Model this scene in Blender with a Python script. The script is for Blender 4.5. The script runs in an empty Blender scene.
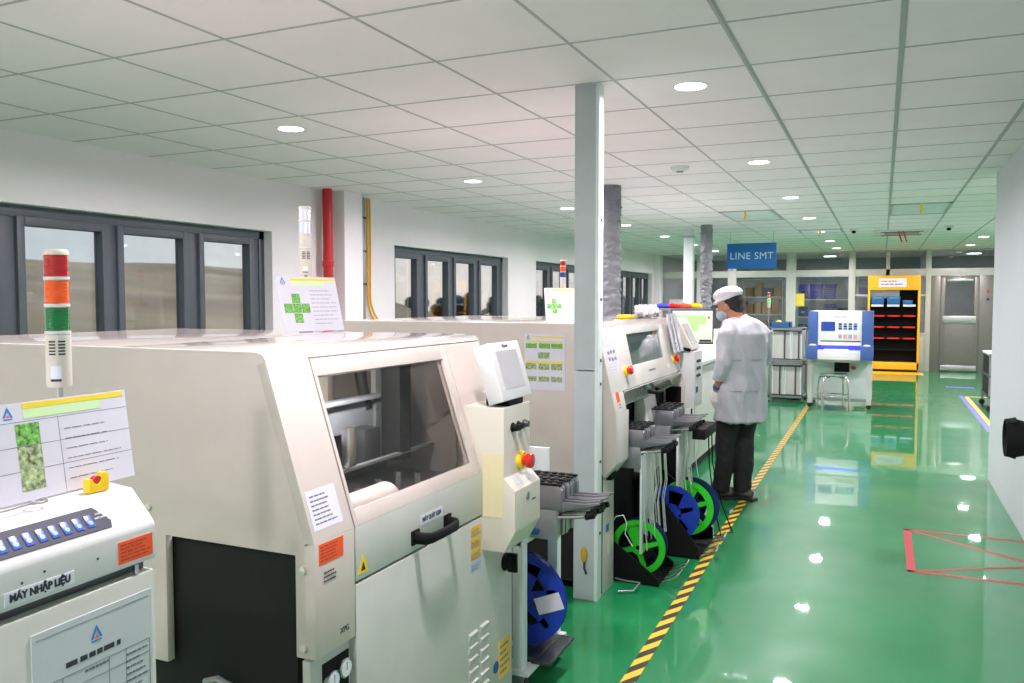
import bpy, bmesh, math, random
from mathutils import Vector, Matrix
random.seed(7)
C = bpy.context.scene.collection
PI = math.pi
V = Vector

# ------------------------------------------------------------------ materials
def lin(c):
    return tuple((x/255/12.92 if x/255 <= .04045 else ((x/255+.055)/1.055)**2.4) for x in c)
MATS = {}
def mat(name, rgb, rough=.5, metal=0., spec=.5, coat=0., emit=None, es=0., alpha=1., trans=0., noise=0., nscale=8., bump=0., bscale=40., ior=1.5):
    if name in MATS: return MATS[name]
    m = bpy.data.materials.new(name); m.use_nodes = True
    nt = m.node_tree; b = nt.nodes['Principled BSDF']
    c = lin(rgb) + (1,)
    b.inputs['Base Color'].default_value = c
    b.inputs['Roughness'].default_value = rough
    b.inputs['Metallic'].default_value = metal
    b.inputs['Specular IOR Level'].default_value = spec
    b.inputs['Coat Weight'].default_value = coat
    b.inputs['IOR'].default_value = ior
    b.inputs['Transmission Weight'].default_value = trans
    b.inputs['Alpha'].default_value = alpha
    if emit:
        b.inputs['Emission Color'].default_value = lin(emit)+(1,)
        b.inputs['Emission Strength'].default_value = es
    tc = nt.nodes.new('ShaderNodeTexCoord')
    n = nt.nodes.new('ShaderNodeTexNoise'); n.inputs['Scale'].default_value = nscale; n.inputs['Detail'].default_value = 4
    nt.links.new(tc.outputs['Object'], n.inputs['Vector'])
    nz = noise if noise else .03
    r = nt.nodes.new('ShaderNodeValToRGB')
    r.color_ramp.elements[0].position = .3; r.color_ramp.elements[1].position = .7
    r.color_ramp.elements[0].color = tuple(max(0, x*(1-nz)) for x in c[:3])+(1,)
    r.color_ramp.elements[1].color = tuple(min(1, x*(1+nz)) for x in c[:3])+(1,)
    nt.links.new(n.outputs['Fac'], r.inputs['Fac']); nt.links.new(r.outputs['Color'], b.inputs['Base Color'])
    if bump:
        n2 = nt.nodes.new('ShaderNodeTexNoise'); n2.inputs['Scale'].default_value = bscale
        nt.links.new(tc.outputs['Object'], n2.inputs['Vector'])
        bp = nt.nodes.new('ShaderNodeBump'); bp.inputs['Strength'].default_value = bump; bp.inputs['Distance'].default_value = .01
        nt.links.new(n2.outputs['Fac'], bp.inputs['Height']); nt.links.new(bp.outputs['Normal'], b.inputs['Normal'])
    MATS[name] = m
    return m

cream   = mat('cream_enamel', (206,194,187), .38, coat=.15)
cream2  = mat('pale_cream_enamel', (208,204,198), .38, coat=.15)
cream_t = mat('cream_enamel_glossy', (204,192,187), .16, coat=.5)
greenw  = mat('pale_grey_enamel', (198,199,193), .38)
white   = mat('white_plastic', (216,216,216), .35)
offw    = mat('off_white_plastic', (212,206,194), .4)
yelw    = mat('yellowed_plastic', (222,212,170), .4)
wallm   = mat('wall_paint', (234,228,232), .75, noise=.02, nscale=1.5)
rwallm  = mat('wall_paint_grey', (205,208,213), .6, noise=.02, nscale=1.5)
black   = mat('black_panel', (34,33,33), .6, spec=.2)
blackm  = mat('matt_black', (10,10,11), .7, spec=.25)
dkgrey  = mat('dark_grey_frame', (82,88,97), .45)
grey    = mat('grey_metal', (150,152,154), .35, metal=.6)
steel   = mat('brushed_steel', (200,200,200), .25, metal=1.)
darkst  = mat('dark_steel', (90,92,96), .35, metal=.8)
feedm   = mat('feeder_aluminium', (134,135,139), .35, metal=.7)
ductm   = mat('duct_grey_paint', (184,192,194), .5)
ductl   = mat('duct_light_paint', (222,232,230), .5)
flexm   = mat('flexible_foil', (132,134,138), .5, metal=.2, bump=.6, bscale=30)
red     = mat('red_plastic', (215,30,25), .3)
redpipe = mat('red_pipe_paint', (190,25,30), .35)
orange  = mat('orange_sticker', (255,92,45), .5)
yellow  = mat('yellow_plastic', (245,205,20), .4)
amber   = mat('cabinet_yellow', (245,175,20), .45)
green_r = mat('green_reel_plastic', (50,210,40), .4)
blue_r  = mat('blue_reel_plastic', (25,60,170), .4)
dblue_r = mat('dark_blue_reel_plastic', (15,38,95), .4)
blueb   = mat('blue_bin_plastic', (40,95,150), .4)
violet  = mat('violet_bin_plastic', (75,80,205), .4)
paper   = mat('paper', (216,214,226), .25, coat=.35)
paperg  = mat('paper_clouded_sleeve', (205,210,214), .2, coat=.5)
ink     = mat('ink_grey', (110,112,125), .6)
inkd    = mat('ink_dark', (45,48,60), .6)
pyel    = mat('print_yellow', (240,212,50), .5)
pgrn    = mat('print_pale_green', (205,235,180), .5)
pfoto   = mat('print_circuit_green', (110,170,80), .5, noise=.7, nscale=160)
pfoto2  = mat('print_circuit_mixed', (150,165,120), .5, noise=.9, nscale=120)
plogo   = mat('print_blue', (50,130,205), .5)
glass   = mat('clear_pane', (235,240,240), .02, trans=1., ior=1.45)
amberglass = mat('brown_tint', (150,140,135), .02, trans=1., ior=1.45)
skin    = mat('skin', (185,122,92), .5)
coatm   = mat('lab_coat_cloth', (180,181,187), .34, bump=.9, bscale=9)
capm    = mat('cap_cloth', (222,222,226), .6)
trous   = mat('black_trousers', (22,22,24), .8, bump=.4, bscale=12)
hairm   = mat('black_hair', (20,18,18), .5, bump=.6, bscale=120)
maskm   = mat('mask_grey_blue', (165,180,195), .7)
shoem   = mat('grey_shoe', (75,72,72), .7)
watchm  = mat('blue_strap', (30,85,150), .4)
glovem  = mat('pale_glove', (225,215,215), .6)
linesmt = mat('sign_blue', (8,105,182), .4)
signtxt = mat('sign_lettering', (200,232,248), .4)
machblue= mat('machine_blue', (62,92,155), .35)
cardb   = mat('cardboard', (190,150,105), .8)
redtape = mat('floor_tape_red', (185,38,58), .45)
yeltape = mat('floor_tape_yellow', (230,195,75), .45)
purtape = mat('floor_tape_purple', (90,90,190), .45)
condm   = mat('yellow_cable', (225,165,25), .4)
rubber  = mat('rubber', (30,30,32), .7)
flexbr  = mat('brown_hill_ground', (172,152,128), .9, noise=.35, nscale=.09)
treem   = mat('tree_leaf', (48,54,48), .9, noise=.4, nscale=2.)
plastbag= mat('thin_plastic_bag', (222,222,228), .2, coat=.5, bump=.8, bscale=30)
tapewh  = mat('waste_tape', (205,205,198), .3)
lampm   = mat('lamp_diffuser', (255,255,255), .4, emit=(250,252,255), es=7.)
tubem   = mat('interior_tube', (255,255,255), .4, emit=(255,255,255), es=9.)
screenm = mat('pale_lit_screen', (190,215,180), .2, emit=(195,225,180), es=.35)
bluelit = mat('blue_lit_slot', (40,40,230), .3, emit=(50,60,255), es=1.6)
whitelit= mat('white_lit_slot', (240,240,255), .3, emit=(220,225,255), es=2.)
scrblue = mat('blue_lit_screen', (30,65,140), .2, emit=(40,80,170), es=.2)
btnblue = mat('blue_button', (55,90,165), .3, emit=(50,95,200), es=.18)
btnhi   = mat('pale_button', (120,160,225), .3, emit=(120,160,230), es=.2)
ledgreen= mat('green_lamp_lit', (20,200,80), .3, emit=(30,220,90), es=1.2)
stickw  = mat('sticker_white', (228,230,240), .4)
stickb  = mat('sticker_amber', (235,190,70), .5)

def lens_mat(name, rgb):
    m = mat(name, rgb, .18, coat=.5, noise=.1, nscale=60)
    b = m.node_tree.nodes['Principled BSDF']; b.inputs['Subsurface Weight'].default_value = .2
    b.inputs['Subsurface Radius'].default_value = (.02,.02,.02)
    return m
lred = lens_mat('signal_red', (175,10,22)); lora = lens_mat('signal_orange', (232,88,8)); lgrn = lens_mat('signal_green', (0,112,52))
lgrey = mat('signal_clear', (215,220,228), .2, coat=.4)

def floor_mat():
    m = bpy.data.materials.new('green_epoxy'); m.use_nodes = True; nt = m.node_tree; b = nt.nodes['Principled BSDF']
    tc = nt.nodes.new('ShaderNodeTexCoord')
    n = nt.nodes.new('ShaderNodeTexNoise'); n.inputs['Scale'].default_value = .9; n.inputs['Detail'].default_value = 6
    r = nt.nodes.new('ShaderNodeValToRGB'); r.color_ramp.elements[0].position = .3; r.color_ramp.elements[1].position = .75
    r.color_ramp.elements[0].color = lin((12,116,64))+(1,); r.color_ramp.elements[1].color = lin((22,130,76))+(1,)
    nt.links.new(tc.outputs['Object'], n.inputs['Vector']); nt.links.new(n.outputs['Fac'], r.inputs['Fac']); nt.links.new(r.outputs['Color'], b.inputs['Base Color'])
    n3 = nt.nodes.new('ShaderNodeTexNoise'); n3.inputs['Scale'].default_value = 2.5; n3.inputs['Detail'].default_value = 5
    nt.links.new(tc.outputs['Object'], n3.inputs['Vector'])
    r3 = nt.nodes.new('ShaderNodeMapRange'); r3.inputs[1].default_value=.3; r3.inputs[2].default_value=.75; r3.inputs[3].default_value = .36; r3.inputs[4].default_value = .48
    nt.links.new(n3.outputs['Fac'], r3.inputs[0]); nt.links.new(r3.outputs[0], b.inputs['Roughness'])
    b.inputs['Specular IOR Level'].default_value = .22; b.inputs['IOR'].default_value = 1.5
    b.inputs['Coat Weight'].default_value = .8; b.inputs['Coat Roughness'].default_value = .02
    n2 = nt.nodes.new('ShaderNodeTexNoise'); n2.inputs['Scale'].default_value = 2.2; n2.inputs['Detail'].default_value = 2
    bp = nt.nodes.new('ShaderNodeBump'); bp.inputs['Strength'].default_value = .035; bp.inputs['Distance'].default_value = .02
    nt.links.new(tc.outputs['Object'], n2.inputs['Vector']); nt.links.new(n2.outputs['Fac'], bp.inputs['Height']); nt.links.new(bp.outputs['Normal'], b.inputs['Normal']); nt.links.new(bp.outputs['Normal'], b.inputs['Coat Normal'])
    return m
floorm = floor_mat()
ceilm = mat('ceiling_tile', (243,233,236), .85, noise=.02, nscale=3.)
tbarm = mat('ceiling_bar', (178,177,178), .5)
def hazard_mat():
    m = bpy.data.materials.new('hazard_tape'); m.use_nodes = True; nt = m.node_tree; b = nt.nodes['Principled BSDF']
    tc = nt.nodes.new('ShaderNodeTexCoord'); sp = nt.nodes.new('ShaderNodeSeparateXYZ'); nt.links.new(tc.outputs['Object'], sp.inputs[0])
    a = nt.nodes.new('ShaderNodeMath'); a.operation = 'MULTIPLY_ADD'; a.inputs[1].default_value = -1.8
    nt.links.new(sp.outputs['X'], a.inputs[0]); nt.links.new(sp.outputs['Y'], a.inputs[2])
    s = nt.nodes.new('ShaderNodeMath'); s.operation = 'MULTIPLY'; s.inputs[1].default_value = 1/.155; nt.links.new(a.outputs[0], s.inputs[0])
    f = nt.nodes.new('ShaderNodeMath'); f.operation = 'FRACT'; nt.links.new(s.outputs[0], f.inputs[0])
    g = nt.nodes.new('ShaderNodeMath'); g.operation = 'GREATER_THAN'; g.inputs[1].default_value = .5; nt.links.new(f.outputs[0], g.inputs[0])
    mx = nt.nodes.new('ShaderNodeMix'); mx.data_type = 'RGBA'; nt.links.new(g.outputs[0], mx.inputs[0])
    mx.inputs[6].default_value = lin((55,52,38))+(1,); mx.inputs[7].default_value = lin((228,190,60))+(1,)
    nt.links.new(mx.outputs[2], b.inputs['Base Color']); b.inputs['Roughness'].default_value = .35
    return m
hazardm = hazard_mat()

# ------------------------------------------------------------------ mesh tools
class MB:
    def __init__(s, M=None): s.v = []; s.f = []; s.mi = []; s.M = M or Matrix.Identity(4)
    def add(s, vs, fs, m=0):
        o = len(s.v); s.v += [s.M @ V(p) for p in vs]; s.f += [tuple(i+o for i in f) for f in fs]; s.mi += [m]*len(fs); return s
    def box(s, x0, x1, y0, y1, z0, z1, m=0):
        return s.add([(x0,y0,z0),(x1,y0,z0),(x1,y1,z0),(x0,y1,z0),(x0,y0,z1),(x1,y0,z1),(x1,y1,z1),(x0,y1,z1)],
                     [(0,3,2,1),(4,5,6,7),(0,1,5,4),(1,2,6,5),(2,3,7,6),(3,0,4,7)], m)
    def prism(s, pts, axis, a0, a1, m=0):
        def mk(p, a): return {'y': (p[0],a,p[1]), 'x': (a,p[0],p[1]), 'z': (p[0],p[1],a)}[axis]
        n = len(pts); vs = [mk(p,a0) for p in pts]+[mk(p,a1) for p in pts]
        fs = [tuple(range(n)), tuple(range(2*n-1, n-1, -1))]+[(i,(i+1)%n,n+(i+1)%n,n+i) for i in range(n)]
        return s.add(vs, fs, m)
    def tube(s, pts, r, n=12, m=0, sq=(1,1), ref=None, closed=False):
        pts = [V(p) for p in pts]; k = len(pts); rs = r if isinstance(r,(list,tuple)) else [r]*k
        vs = []; up = None
        for i,p in enumerate(pts):
            if closed: d = pts[(i+1)%k]-pts[i-1]
            else: d = (pts[min(i+1,k-1)]-pts[max(i-1,0)])
            d.normalize()
            if up is None:
                up = V(ref) if ref else (V((0,0,1)) if abs(d.z) < .9 else V((1,0,0)))
            up = (up-d*up.dot(d)).normalized(); q = d.cross(up)
            for j in range(n):
                a = 2*PI*j/n; vs.append(p+up*(math.cos(a)*rs[i]*sq[0])+q*(math.sin(a)*rs[i]*sq[1]))
        fs = [(i*n+j, i*n+(j+1)%n, (i+1)*n+(j+1)%n, (i+1)*n+j) for i in range(k-1) for j in range(n)]
        if closed: fs += [((k-1)*n+j, (k-1)*n+(j+1)%n, (j+1)%n, j) for j in range(n)]
        else: fs += [tuple(range(n))[::-1], tuple(range((k-1)*n, k*n))]
        return s.add(vs, fs, m)
    def cyl(s, p0, p1, r, n=20, m=0, r1=None): return s.tube([p0,p1], [r, r if r1 is None else r1], n, m)
    def lathe(s, prof, n=24, m=0, ax='z', o=(0,0,0)):
        vs = []; k = len(prof)
        for (r,z) in prof:
            for j in range(n):
                a = 2*PI*j/n; c, t = r*math.cos(a), r*math.sin(a)
                vs.append(V(o)+V({'z':(c,t,z),'x':(z,c,t),'y':(c,z,t)}[ax]))
        fs = [(i*n+j, i*n+(j+1)%n, (i+1)*n+(j+1)%n, (i+1)*n+j) for i in range(k-1) for j in range(n)]
        fs += [tuple(range(n))[::-1], tuple(range((k-1)*n, k*n))]
        return s.add(vs, fs, m)
    def ball(s, c, r, n=14, m=0):
        r = (r,)*3 if not isinstance(r,(tuple,list)) else r
        prof = [(math.sin(PI*i/n), -math.cos(PI*i/n)) for i in range(n+1)]
        vs = [V((c[0]+max(p,.001)*math.cos(2*PI*j/(2*n))*r[0], c[1]+max(p,.001)*math.sin(2*PI*j/(2*n))*r[1], c[2]+z*r[2])) for p,z in prof for j in range(2*n)]
        k = 2*n
        return s.add(vs, [(i*k+j, i*k+(j+1)%k, (i+1)*k+(j+1)%k, (i+1)*k+j) for i in range(n) for j in range(k)], m)
    def build(s, name, mats, parent=None, bevel=0, smooth=False, seg=2, voxel=0, vsm=6):
        me = bpy.data.meshes.new(name)
        org = V((0,0,0))
        if parent is None and s.v:
            xs=[p.x for p in s.v]; ys=[p.y for p in s.v]; zs=[p.z for p in s.v]
            org = V(((min(xs)+max(xs))/2,(min(ys)+max(ys))/2,min(zs)))
        me.from_pydata([p-org for p in s.v], [], s.f)
        if not isinstance(mats,(list,tuple)): mats = [mats]
        for q in mats: me.materials.append(q)
        for p,i in zip(me.polygons, s.mi): p.material_index = i
        bm = bmesh.new(); bm.from_mesh(me); bmesh.ops.recalc_face_normals(bm, faces=bm.faces)
        if bevel:
            es = [e for e in bm.edges if len(e.link_faces)==2 and e.calc_face_angle(0) > .45]
            bmesh.ops.bevel(bm, geom=es, offset=bevel, segments=seg, profile=.6, affect='EDGES', clamp_overlap=True)
        bm.to_mesh(me); bm.free()
        if smooth or bevel:
            for p in me.polygons: p.use_smooth = True
            me.set_sharp_from_angle(angle=math.radians(38))
        o = bpy.data.objects.new(name, me); C.objects.link(o); o.location = org
        if voxel:
            r = o.modifiers.new('r','REMESH'); r.mode = 'VOXEL'; r.voxel_size = voxel; r.use_smooth_shade = True
            w = o.modifiers.new('s','SMOOTH'); w.factor = .5; w.iterations = vsm
            dg = bpy.context.evaluated_depsgraph_get(); dg.update(); ev = o.evaluated_get(dg)
            nm = bpy.data.meshes.new_from_object(ev); o.modifiers.clear(); o.data = nm
            if not nm.materials: nm.materials.append(mats[0])
            for p in nm.polygons: p.use_smooth = True
        if parent is not None:
            o.parent = parent; o.matrix_parent_inverse = Matrix.Translation(-parent.location)
        return o

def tag(o, label=None, cat=None, group=None, kind=None):
    if label: o['label'] = label
    if cat: o['category'] = cat
    if group: o['group'] = group
    if kind: o['kind'] = kind
    return o
def thing(name, label, cat, loc=(0,0,0), group=None):
    o = bpy.data.objects.new(name, None); C.objects.link(o); o.location = loc; o.empty_display_size = .1
    return tag(o, label, cat, group)
def struct(o): o['kind'] = 'structure'; return o
def copy_tree(o, parent=None):
    c = o.copy(); C.objects.link(c)
    if parent is not None:
        c.parent = parent; c.matrix_parent_inverse = o.matrix_parent_inverse.copy()
    for ch in list(o.children): copy_tree(ch, c)
    return c
def frame(o, r, u):
    r = V(r).normalized(); u = V(u); u = (u-r*u.dot(r)).normalized(); n = r.cross(u)
    return Matrix(((r.x,u.x,n.x,o[0]),(r.y,u.y,n.y,o[1]),(r.z,u.z,n.z,o[2]),(0,0,0,1)))
def text(s, size, M, m, parent, name='lettering', bold=.0, align='CENTER', depth=.0006, sx=1., shear=0., space=1.):
    cu = bpy.data.curves.new(name, 'FONT'); cu.body = s; cu.size = size; cu.align_x = align; cu.align_y = 'CENTER'; cu.extrude = depth; cu.offset = bold; cu.shear = shear; cu.space_character = space
    cu.resolution_u = 4
    t = bpy.data.objects.new(name, cu); C.objects.link(t)
    dg = bpy.context.evaluated_depsgraph_get(); me = bpy.data.meshes.new_from_object(t.evaluated_get(dg))
    bpy.data.objects.remove(t)
    me.transform(M @ Matrix.Diagonal((sx,1,1,1))); me.materials.clear(); me.materials.append(m)
    o = bpy.data.objects.new(name, me); C.objects.link(o)
    if parent is not None: o.parent = parent; o.matrix_parent_inverse = Matrix.Translation(-parent.location)
    return o

from mathutils import noise as mnoise
def wrinkle(o, sx, sy, sz, amp, sharp=1.):
    me = o.data; ns = [v.normal.copy() for v in me.vertices]
    for v, n in zip(me.vertices, ns):
        p = V((v.co.x*sx+v.co.z*1.5, v.co.y*sy, v.co.z*sz+v.co.x*3))
        k = 1-abs(mnoise.noise(p))*2.2
        v.co += n*amp*(max(k,0)**2-.3)+n*amp*.5*mnoise.noise(p*2.7)
    me.update()

# ------------------------------------------------------------------ room
WX = -5.046; CZ = 2.6235; FY = 19.9
T = .6373; GX0 = -.5853; GY0 = 2.664
RX = .862      # right wall face
RY = 8.107     # its far end
EX = 4.2       # right end of the hall beyond it
BY = -6.4      # wall behind
# floor
struct(MB().box(WX-.3, EX, BY, FY+3.6, -.12, 0).build('floor', floorm))
# ceiling with its grid of bars
b = MB().box(WX-.3, EX, BY, FY+3.6, CZ, CZ+.12)
for i in range(-8, 9):
    x = GX0+i*T
    if WX < x < EX:
        w = .012 if i in (0,1,2,3) else .006
        b.box(x-w, x+w, BY, FY, CZ-.003, CZ+.01, 1)
        if i in (0,1,2,3): b.box(x-.004, x+.004, BY, FY, CZ-.007, CZ-.002, 1)
for j in range(-10, 28):
    y = GY0+j*T
    if BY < y < FY: b.box(WX, EX, y-.006, y+.006, CZ-.0025, CZ+.01, 1)
struct(b.build('ceiling', [ceilm, tbarm]))
# left wall with four window openings
wins = [(2.3, 5.93), (7.98, 11.08), (12.155, 15.25), (16.33, 19.4)]
ZB, ZT = .98, 2.165
b = MB(); y = BY
for (a, c) in wins:
    b.box(WX-.22, WX, y, a, 0, CZ); b.box(WX-.22, WX, a, c, 0, ZB); b.box(WX-.22, WX, a, c, ZT, CZ); y = c
b.box(WX-.22, WX, y, FY+3.6, 0, CZ)
struct(b.build('wall_left', wallm))
struct(MB().box(WX, WX+.19, 6.77, 7.08, 0, CZ).build('trim_1', wallm, bevel=.004))
struct(MB().box(WX, WX+.19, 15.7, 16.0, 0, CZ).build('trim_2', wallm, bevel=.004))
struct(MB().box(WX, WX+.15, 19.55, 19.85, 0, CZ).build('trim_4', wallm, bevel=.004))
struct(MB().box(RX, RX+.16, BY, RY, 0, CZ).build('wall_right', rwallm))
struct(MB().box(RX+.16, EX, RY-.16, RY, 0, CZ).build('wall_side', wallm))
struct(MB().box(EX, EX+.16, RY-.16, FY+3.6, 0, CZ).build('wall_end', wallm))
struct(MB().box(WX-.22, RX+.16, BY-.16, BY, 0, CZ).build('wall_back', wallm))
# windows
def window(n, y0, y1, panes, x):
    root = thing('window_%d' % n, None, None, (x, (y0+y1)/2, ZB)); del_keys = None
    root['kind'] = 'structure'
    f = MB(); f.box(x-.05, x+.05, y0, y1, ZB, ZB+.09); f.box(x-.05, x+.05, y0, y1, ZT-.075, ZT)
    f.box(x-.05, x+.05, y0, y0+.07, ZB, ZT); f.box(x-.05, x+.05, y1-.07, y1, ZB, ZT)
    f.box(x-.05,x+.04,y0+.071,panes[0][0]-.05,ZB+.001,ZT-.001); f.box(x-.05,x+.04,panes[-1][1]+.05,y1-.071,ZB+.001,ZT-.001)
    f.build('window_frame', dkgrey, root, bevel=.004)
    for (a, c) in panes:   # a..c = clear glass
        s = MB(); e = .055
        s.box(x-.03, x+.065, a-e, a, ZB+.085, ZT-.07); s.box(x-.03, x+.065, c, c+e, ZB+.085, ZT-.07)
        s.box(x-.03, x+.065, a, c, ZB+.085, ZB+.15); s.box(x-.03, x+.065, a, c, ZT-.13, ZT-.07)
        sa = s.build('window_sash', dkgrey, root, bevel=.006)
        MB().box(x-.004, x+.004, a, c, ZB+.15, ZT-.13).build('window_pane', glass, sa)
    for i in range(len(panes)-1):
        MB().box(x-.05, x+.04, panes[i][1]+.05, panes[i+1][0]-.05, ZB+.08, ZT-.07).build('mullion', dkgrey, root, bevel=.004)
    return root
fx = WX-.14
# pane limits measured on the wall plane, moved to the frame plane
k_ = (abs(fx))/abs(WX)
def pl(*a): return [(p*k_, q*k_) for p, q in a]
window(1, 2.3, 5.93, pl((2.72,3.28),(3.53,4.10),(4.28,4.83),(5.05,5.57)), fx)
window(2, 7.98, 11.08, [(8.12,8.60),(8.86,9.38),(9.60,10.12),(10.34,10.86)], fx)
window(3, 12.155, 15.25, [(12.3,12.83),(13.09,13.62),(13.88,14.41),(14.67,15.1)], fx)
window(4, 16.33, 19.4, [(16.5,17.0),(17.26,17.76),(18.02,18.52),(18.78,19.25)], fx)

# outside: hills, trees
b = MB(); nx, ny = 40, 70; vs = []; rnd = random.Random(3)
def hz(x, y):
    t = (-x-6)/54
    r_ = y/max(1., -x); ridge = 4.75 if r_ < 1.2 else max(-2.5, 4.75-(r_-1.2)*9.5)
    h = -1.2+(ridge+1.2)*min(1, max(0,t))**1.15
    return h+.12*math.sin(y*.35+x*.2)+.1*math.sin(y*.13-x*.31)
for i in range(nx+1):
    for j in range(ny+1):
        x = -6-i*1.45; y = -30+j*4.; vs.append((x, y, hz(x,y)-(0 if i < nx else 0)))
b.add(vs, [(i*(ny+1)+j, (i+1)*(ny+1)+j, (i+1)*(ny+1)+j+1, i*(ny+1)+j+1) for i in range(nx) for j in range(ny)])
tag(b.build('hill', flexbr, smooth=True), kind='structure')
for i in range(44):
    y = 98+i*3.4+rnd.uniform(-2,2); x = -58+rnd.uniform(-4,4); h = rnd.uniform(2.2,4.6)*(1 if i%4 else 1.4); z = hz(x,y)-.3; z = hz(x,y)-.2; h = rnd.uniform(1.6,2.8)-z
    t = MB().cyl((x,y,z),(x,y,z+h*.4),.18,8)
    tr = t.build('tree', treem); tag(tr, 'distant dark tree on the slope beyond the middle windows', 'tree', 'trees beyond the windows')
    c = MB()
    for q in range(16): u_ = rnd.random(); c.ball((x+rnd.uniform(-1,1)*1.5*(1.1-u_), y+rnd.uniform(-1,1)*1.9*(1.1-u_), z+.4+(h-1.)*u_), (rnd.uniform(.5,.9),)*3, 5)
    c.build('crown', treem, tr, smooth=True)

# far partition (glazed) ------------------------------------------------
def fbox(x0,x1,z0,z1,y0=FY,y1=FY+.08,b=None): return (b or MB()).box(x0,x1,y0,y1,z0,z1)
b = MB()
b.box(WX, EX, FY, FY+.08, CZ-.03, CZ)                       # head
b.box(WX, EX, FY, FY+.08, 2.06, 2.215)                       # transom bar
for (x0,x1) in [(-5.05,-4.9),(-4.08,-3.93),(-3.35,-3.15),(-2.03,-1.82),(-.70,-.56),(.84,.945)]: b.box(x0,x1,FY-.01,FY+.09,0,CZ)
b.box(.055,.135,FY,FY+.08,.8,CZ)
b.box(2.2,2.3,FY,FY+.08,0,CZ)
b.box(WX,.84,FY,FY+.08,0,.80)                                # dado
b.box(WX,.84,FY-.015,FY+.095,.78,.83)
b.box(2.3,EX,FY,FY+.08,0,2.06)
b.box(-.56,.84,FY+.0,FY+.08,1.62,1.66)
struct(b.build('wall_far', greenw, bevel=.004))
b = MB()
for (x0,x1) in [(-4.9,-4.08),(-3.93,-3.35),(-3.15,-2.03),(-1.82,-.70),(-.56,.055),(.135,.84)]:
    b.box(x0,x1,FY+.035,FY+.041,.83,2.06); b.box(x0,x1,FY+.035,FY+.041,2.215,CZ-.03)
b.box(.945,2.2,FY+.035,FY+.041,2.215,CZ-.03)
struct(b.build('window_5', glass))
# steel double door on the far wall
d = thing('door_1', None, None, (1.55,FY,0)); d['kind'] = 'structure'
doorm = mat('satin_steel_door', (128,124,118), .38, metal=.5)
MB().box(.945,1.13,FY,FY+.06,0,2.06).box(1.86,2.2,FY,FY+.06,0,2.06).box(1.13,1.86,FY,FY+.06,2.02,2.06).build('door_frame', doorm, d, bevel=.003)
l = MB().box(1.135,1.22,FY-.01,FY+.04,.01,2.015).box(1.77,1.855,FY-.01,FY+.04,.01,2.015).box(1.22,1.77,FY-.01,FY+.04,.01,1.18).box(1.22,1.77,FY-.01,FY+.04,1.98,2.015).build('door_leaf', doorm, d, bevel=.003)
MB().box(1.22,1.77,FY+.01,FY+.016,1.18,1.98).build('door_pane', glass, l)
MB().box(1.18,1.81,FY-.03,FY-.01,1.04,1.2).build('push_plate', steel, l, bevel=.004)
MB().box(1.16,1.83,FY-.02,FY-.01,.03,.14).build('kick_plate', steel, l, bevel=.003)
MB().box(1.24,1.74,FY-.05,FY-.01,1.93,1.985).build('door_closer', steel, l, bevel=.004)
for z,mm in ((1.72,red),(1.55,inkd)): MB().cyl((2.02,FY-.004,z),(2.02,FY,z),.03,16).build('round_sign', mm, d)
# room behind the partition
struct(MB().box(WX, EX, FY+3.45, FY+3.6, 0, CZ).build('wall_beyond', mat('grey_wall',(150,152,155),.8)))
struct(MB().box(.85, .93, FY+.1, FY+3.45, 0, CZ).build('wall_divider', wallm))

# ------------------------------------------------------------------ ceiling fittings
def downlight(x, y, label, group='round ceiling downlights'):
    r = thing('ceiling_downlight', label, 'ceiling light', (x,y,CZ), group)
    MB().lathe([(.078,-.004),(.086,-.004),(.088,0),(.078,0)], 28, 0, 'z', (x,y,CZ)).build('trim_ring', white, r, smooth=True)
    MB().lathe([(.001,-.009),(.045,-.0085),(.077,-.005),(.077,-.002),(.001,-.002)], 28, 0, 'z', (x,y,CZ)).build('diffuser', lampm, r, smooth=True)
    return r
LY = [-5.6, -3.2, -.8, 1.75, 4.2, 6.72, 9.17, 11.58, 13.93, 16.27, 18.58]
names = {4.2:'nearest', 6.72:'second', 9.17:'third', 11.58:'fourth', 13.93:'fifth', 16.27:'sixth', 18.58:'farthest'}
proto = None; k = 0
LAMPS = []
ordw = ['nearest','second nearest','third nearest','fourth nearest','fifth nearest','sixth nearest','farthest']
for x, row in ((-.904,'row above the green aisle'), (-3.41,'row above the machines near the windows'), (1.56,'row at far right past the white wall')):
    for i, y in enumerate(LY):
        if x > 1 and y < RY: continue
        LAMPS.append((x,y))
        if y < 3: lab = 'round white downlight in the %s, behind the viewer' % row; continue_ = True
        vis = [q for q in LY if q > 3] if x < 1 else [16.27, 18.58]
        if y not in vis: 
            if y > 3 or True: pass
        if y < 3: continue
        if x > 1 and y < 14: continue
        lab = 'lit round downlight, %s in the %s' % ((ordw[vis.index(y)] if x < 1 else ['nearer','farther'][vis.index(y)]), row)
        if proto is None: proto = downlight(x, y, lab); px, py = x, y
        else:
            c = copy_tree(proto); c.location = (x, y, CZ); c['label'] = lab
for (x,y) in LAMPS:
    ld = bpy.data.lights.new('downlight_beam','AREA'); ld.shape = 'DISK'; ld.size = .17; ld.energy = 36; ld.color = (1,.915,.965); ld.spread = math.radians(170)
    lo = bpy.data.objects.new('downlight_beam', ld); C.objects.link(lo); lo.location = (x,y,CZ-.015)
# the next bays beyond the end walls and in the room behind the partition
for (x,y) in ((-3.4,21.7),(-1.2,21.7),(1.9,21.7),(3.3,11.6),(3.3,15.)):
    ld = bpy.data.lights.new('room_light','AREA'); ld.shape = 'DISK'; ld.size = .3; ld.energy = 26 if x > 3 else 15
    lo = bpy.data.objects.new('room_light', ld); C.objects.link(lo); lo.location = (x,y,CZ-.02)

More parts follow.
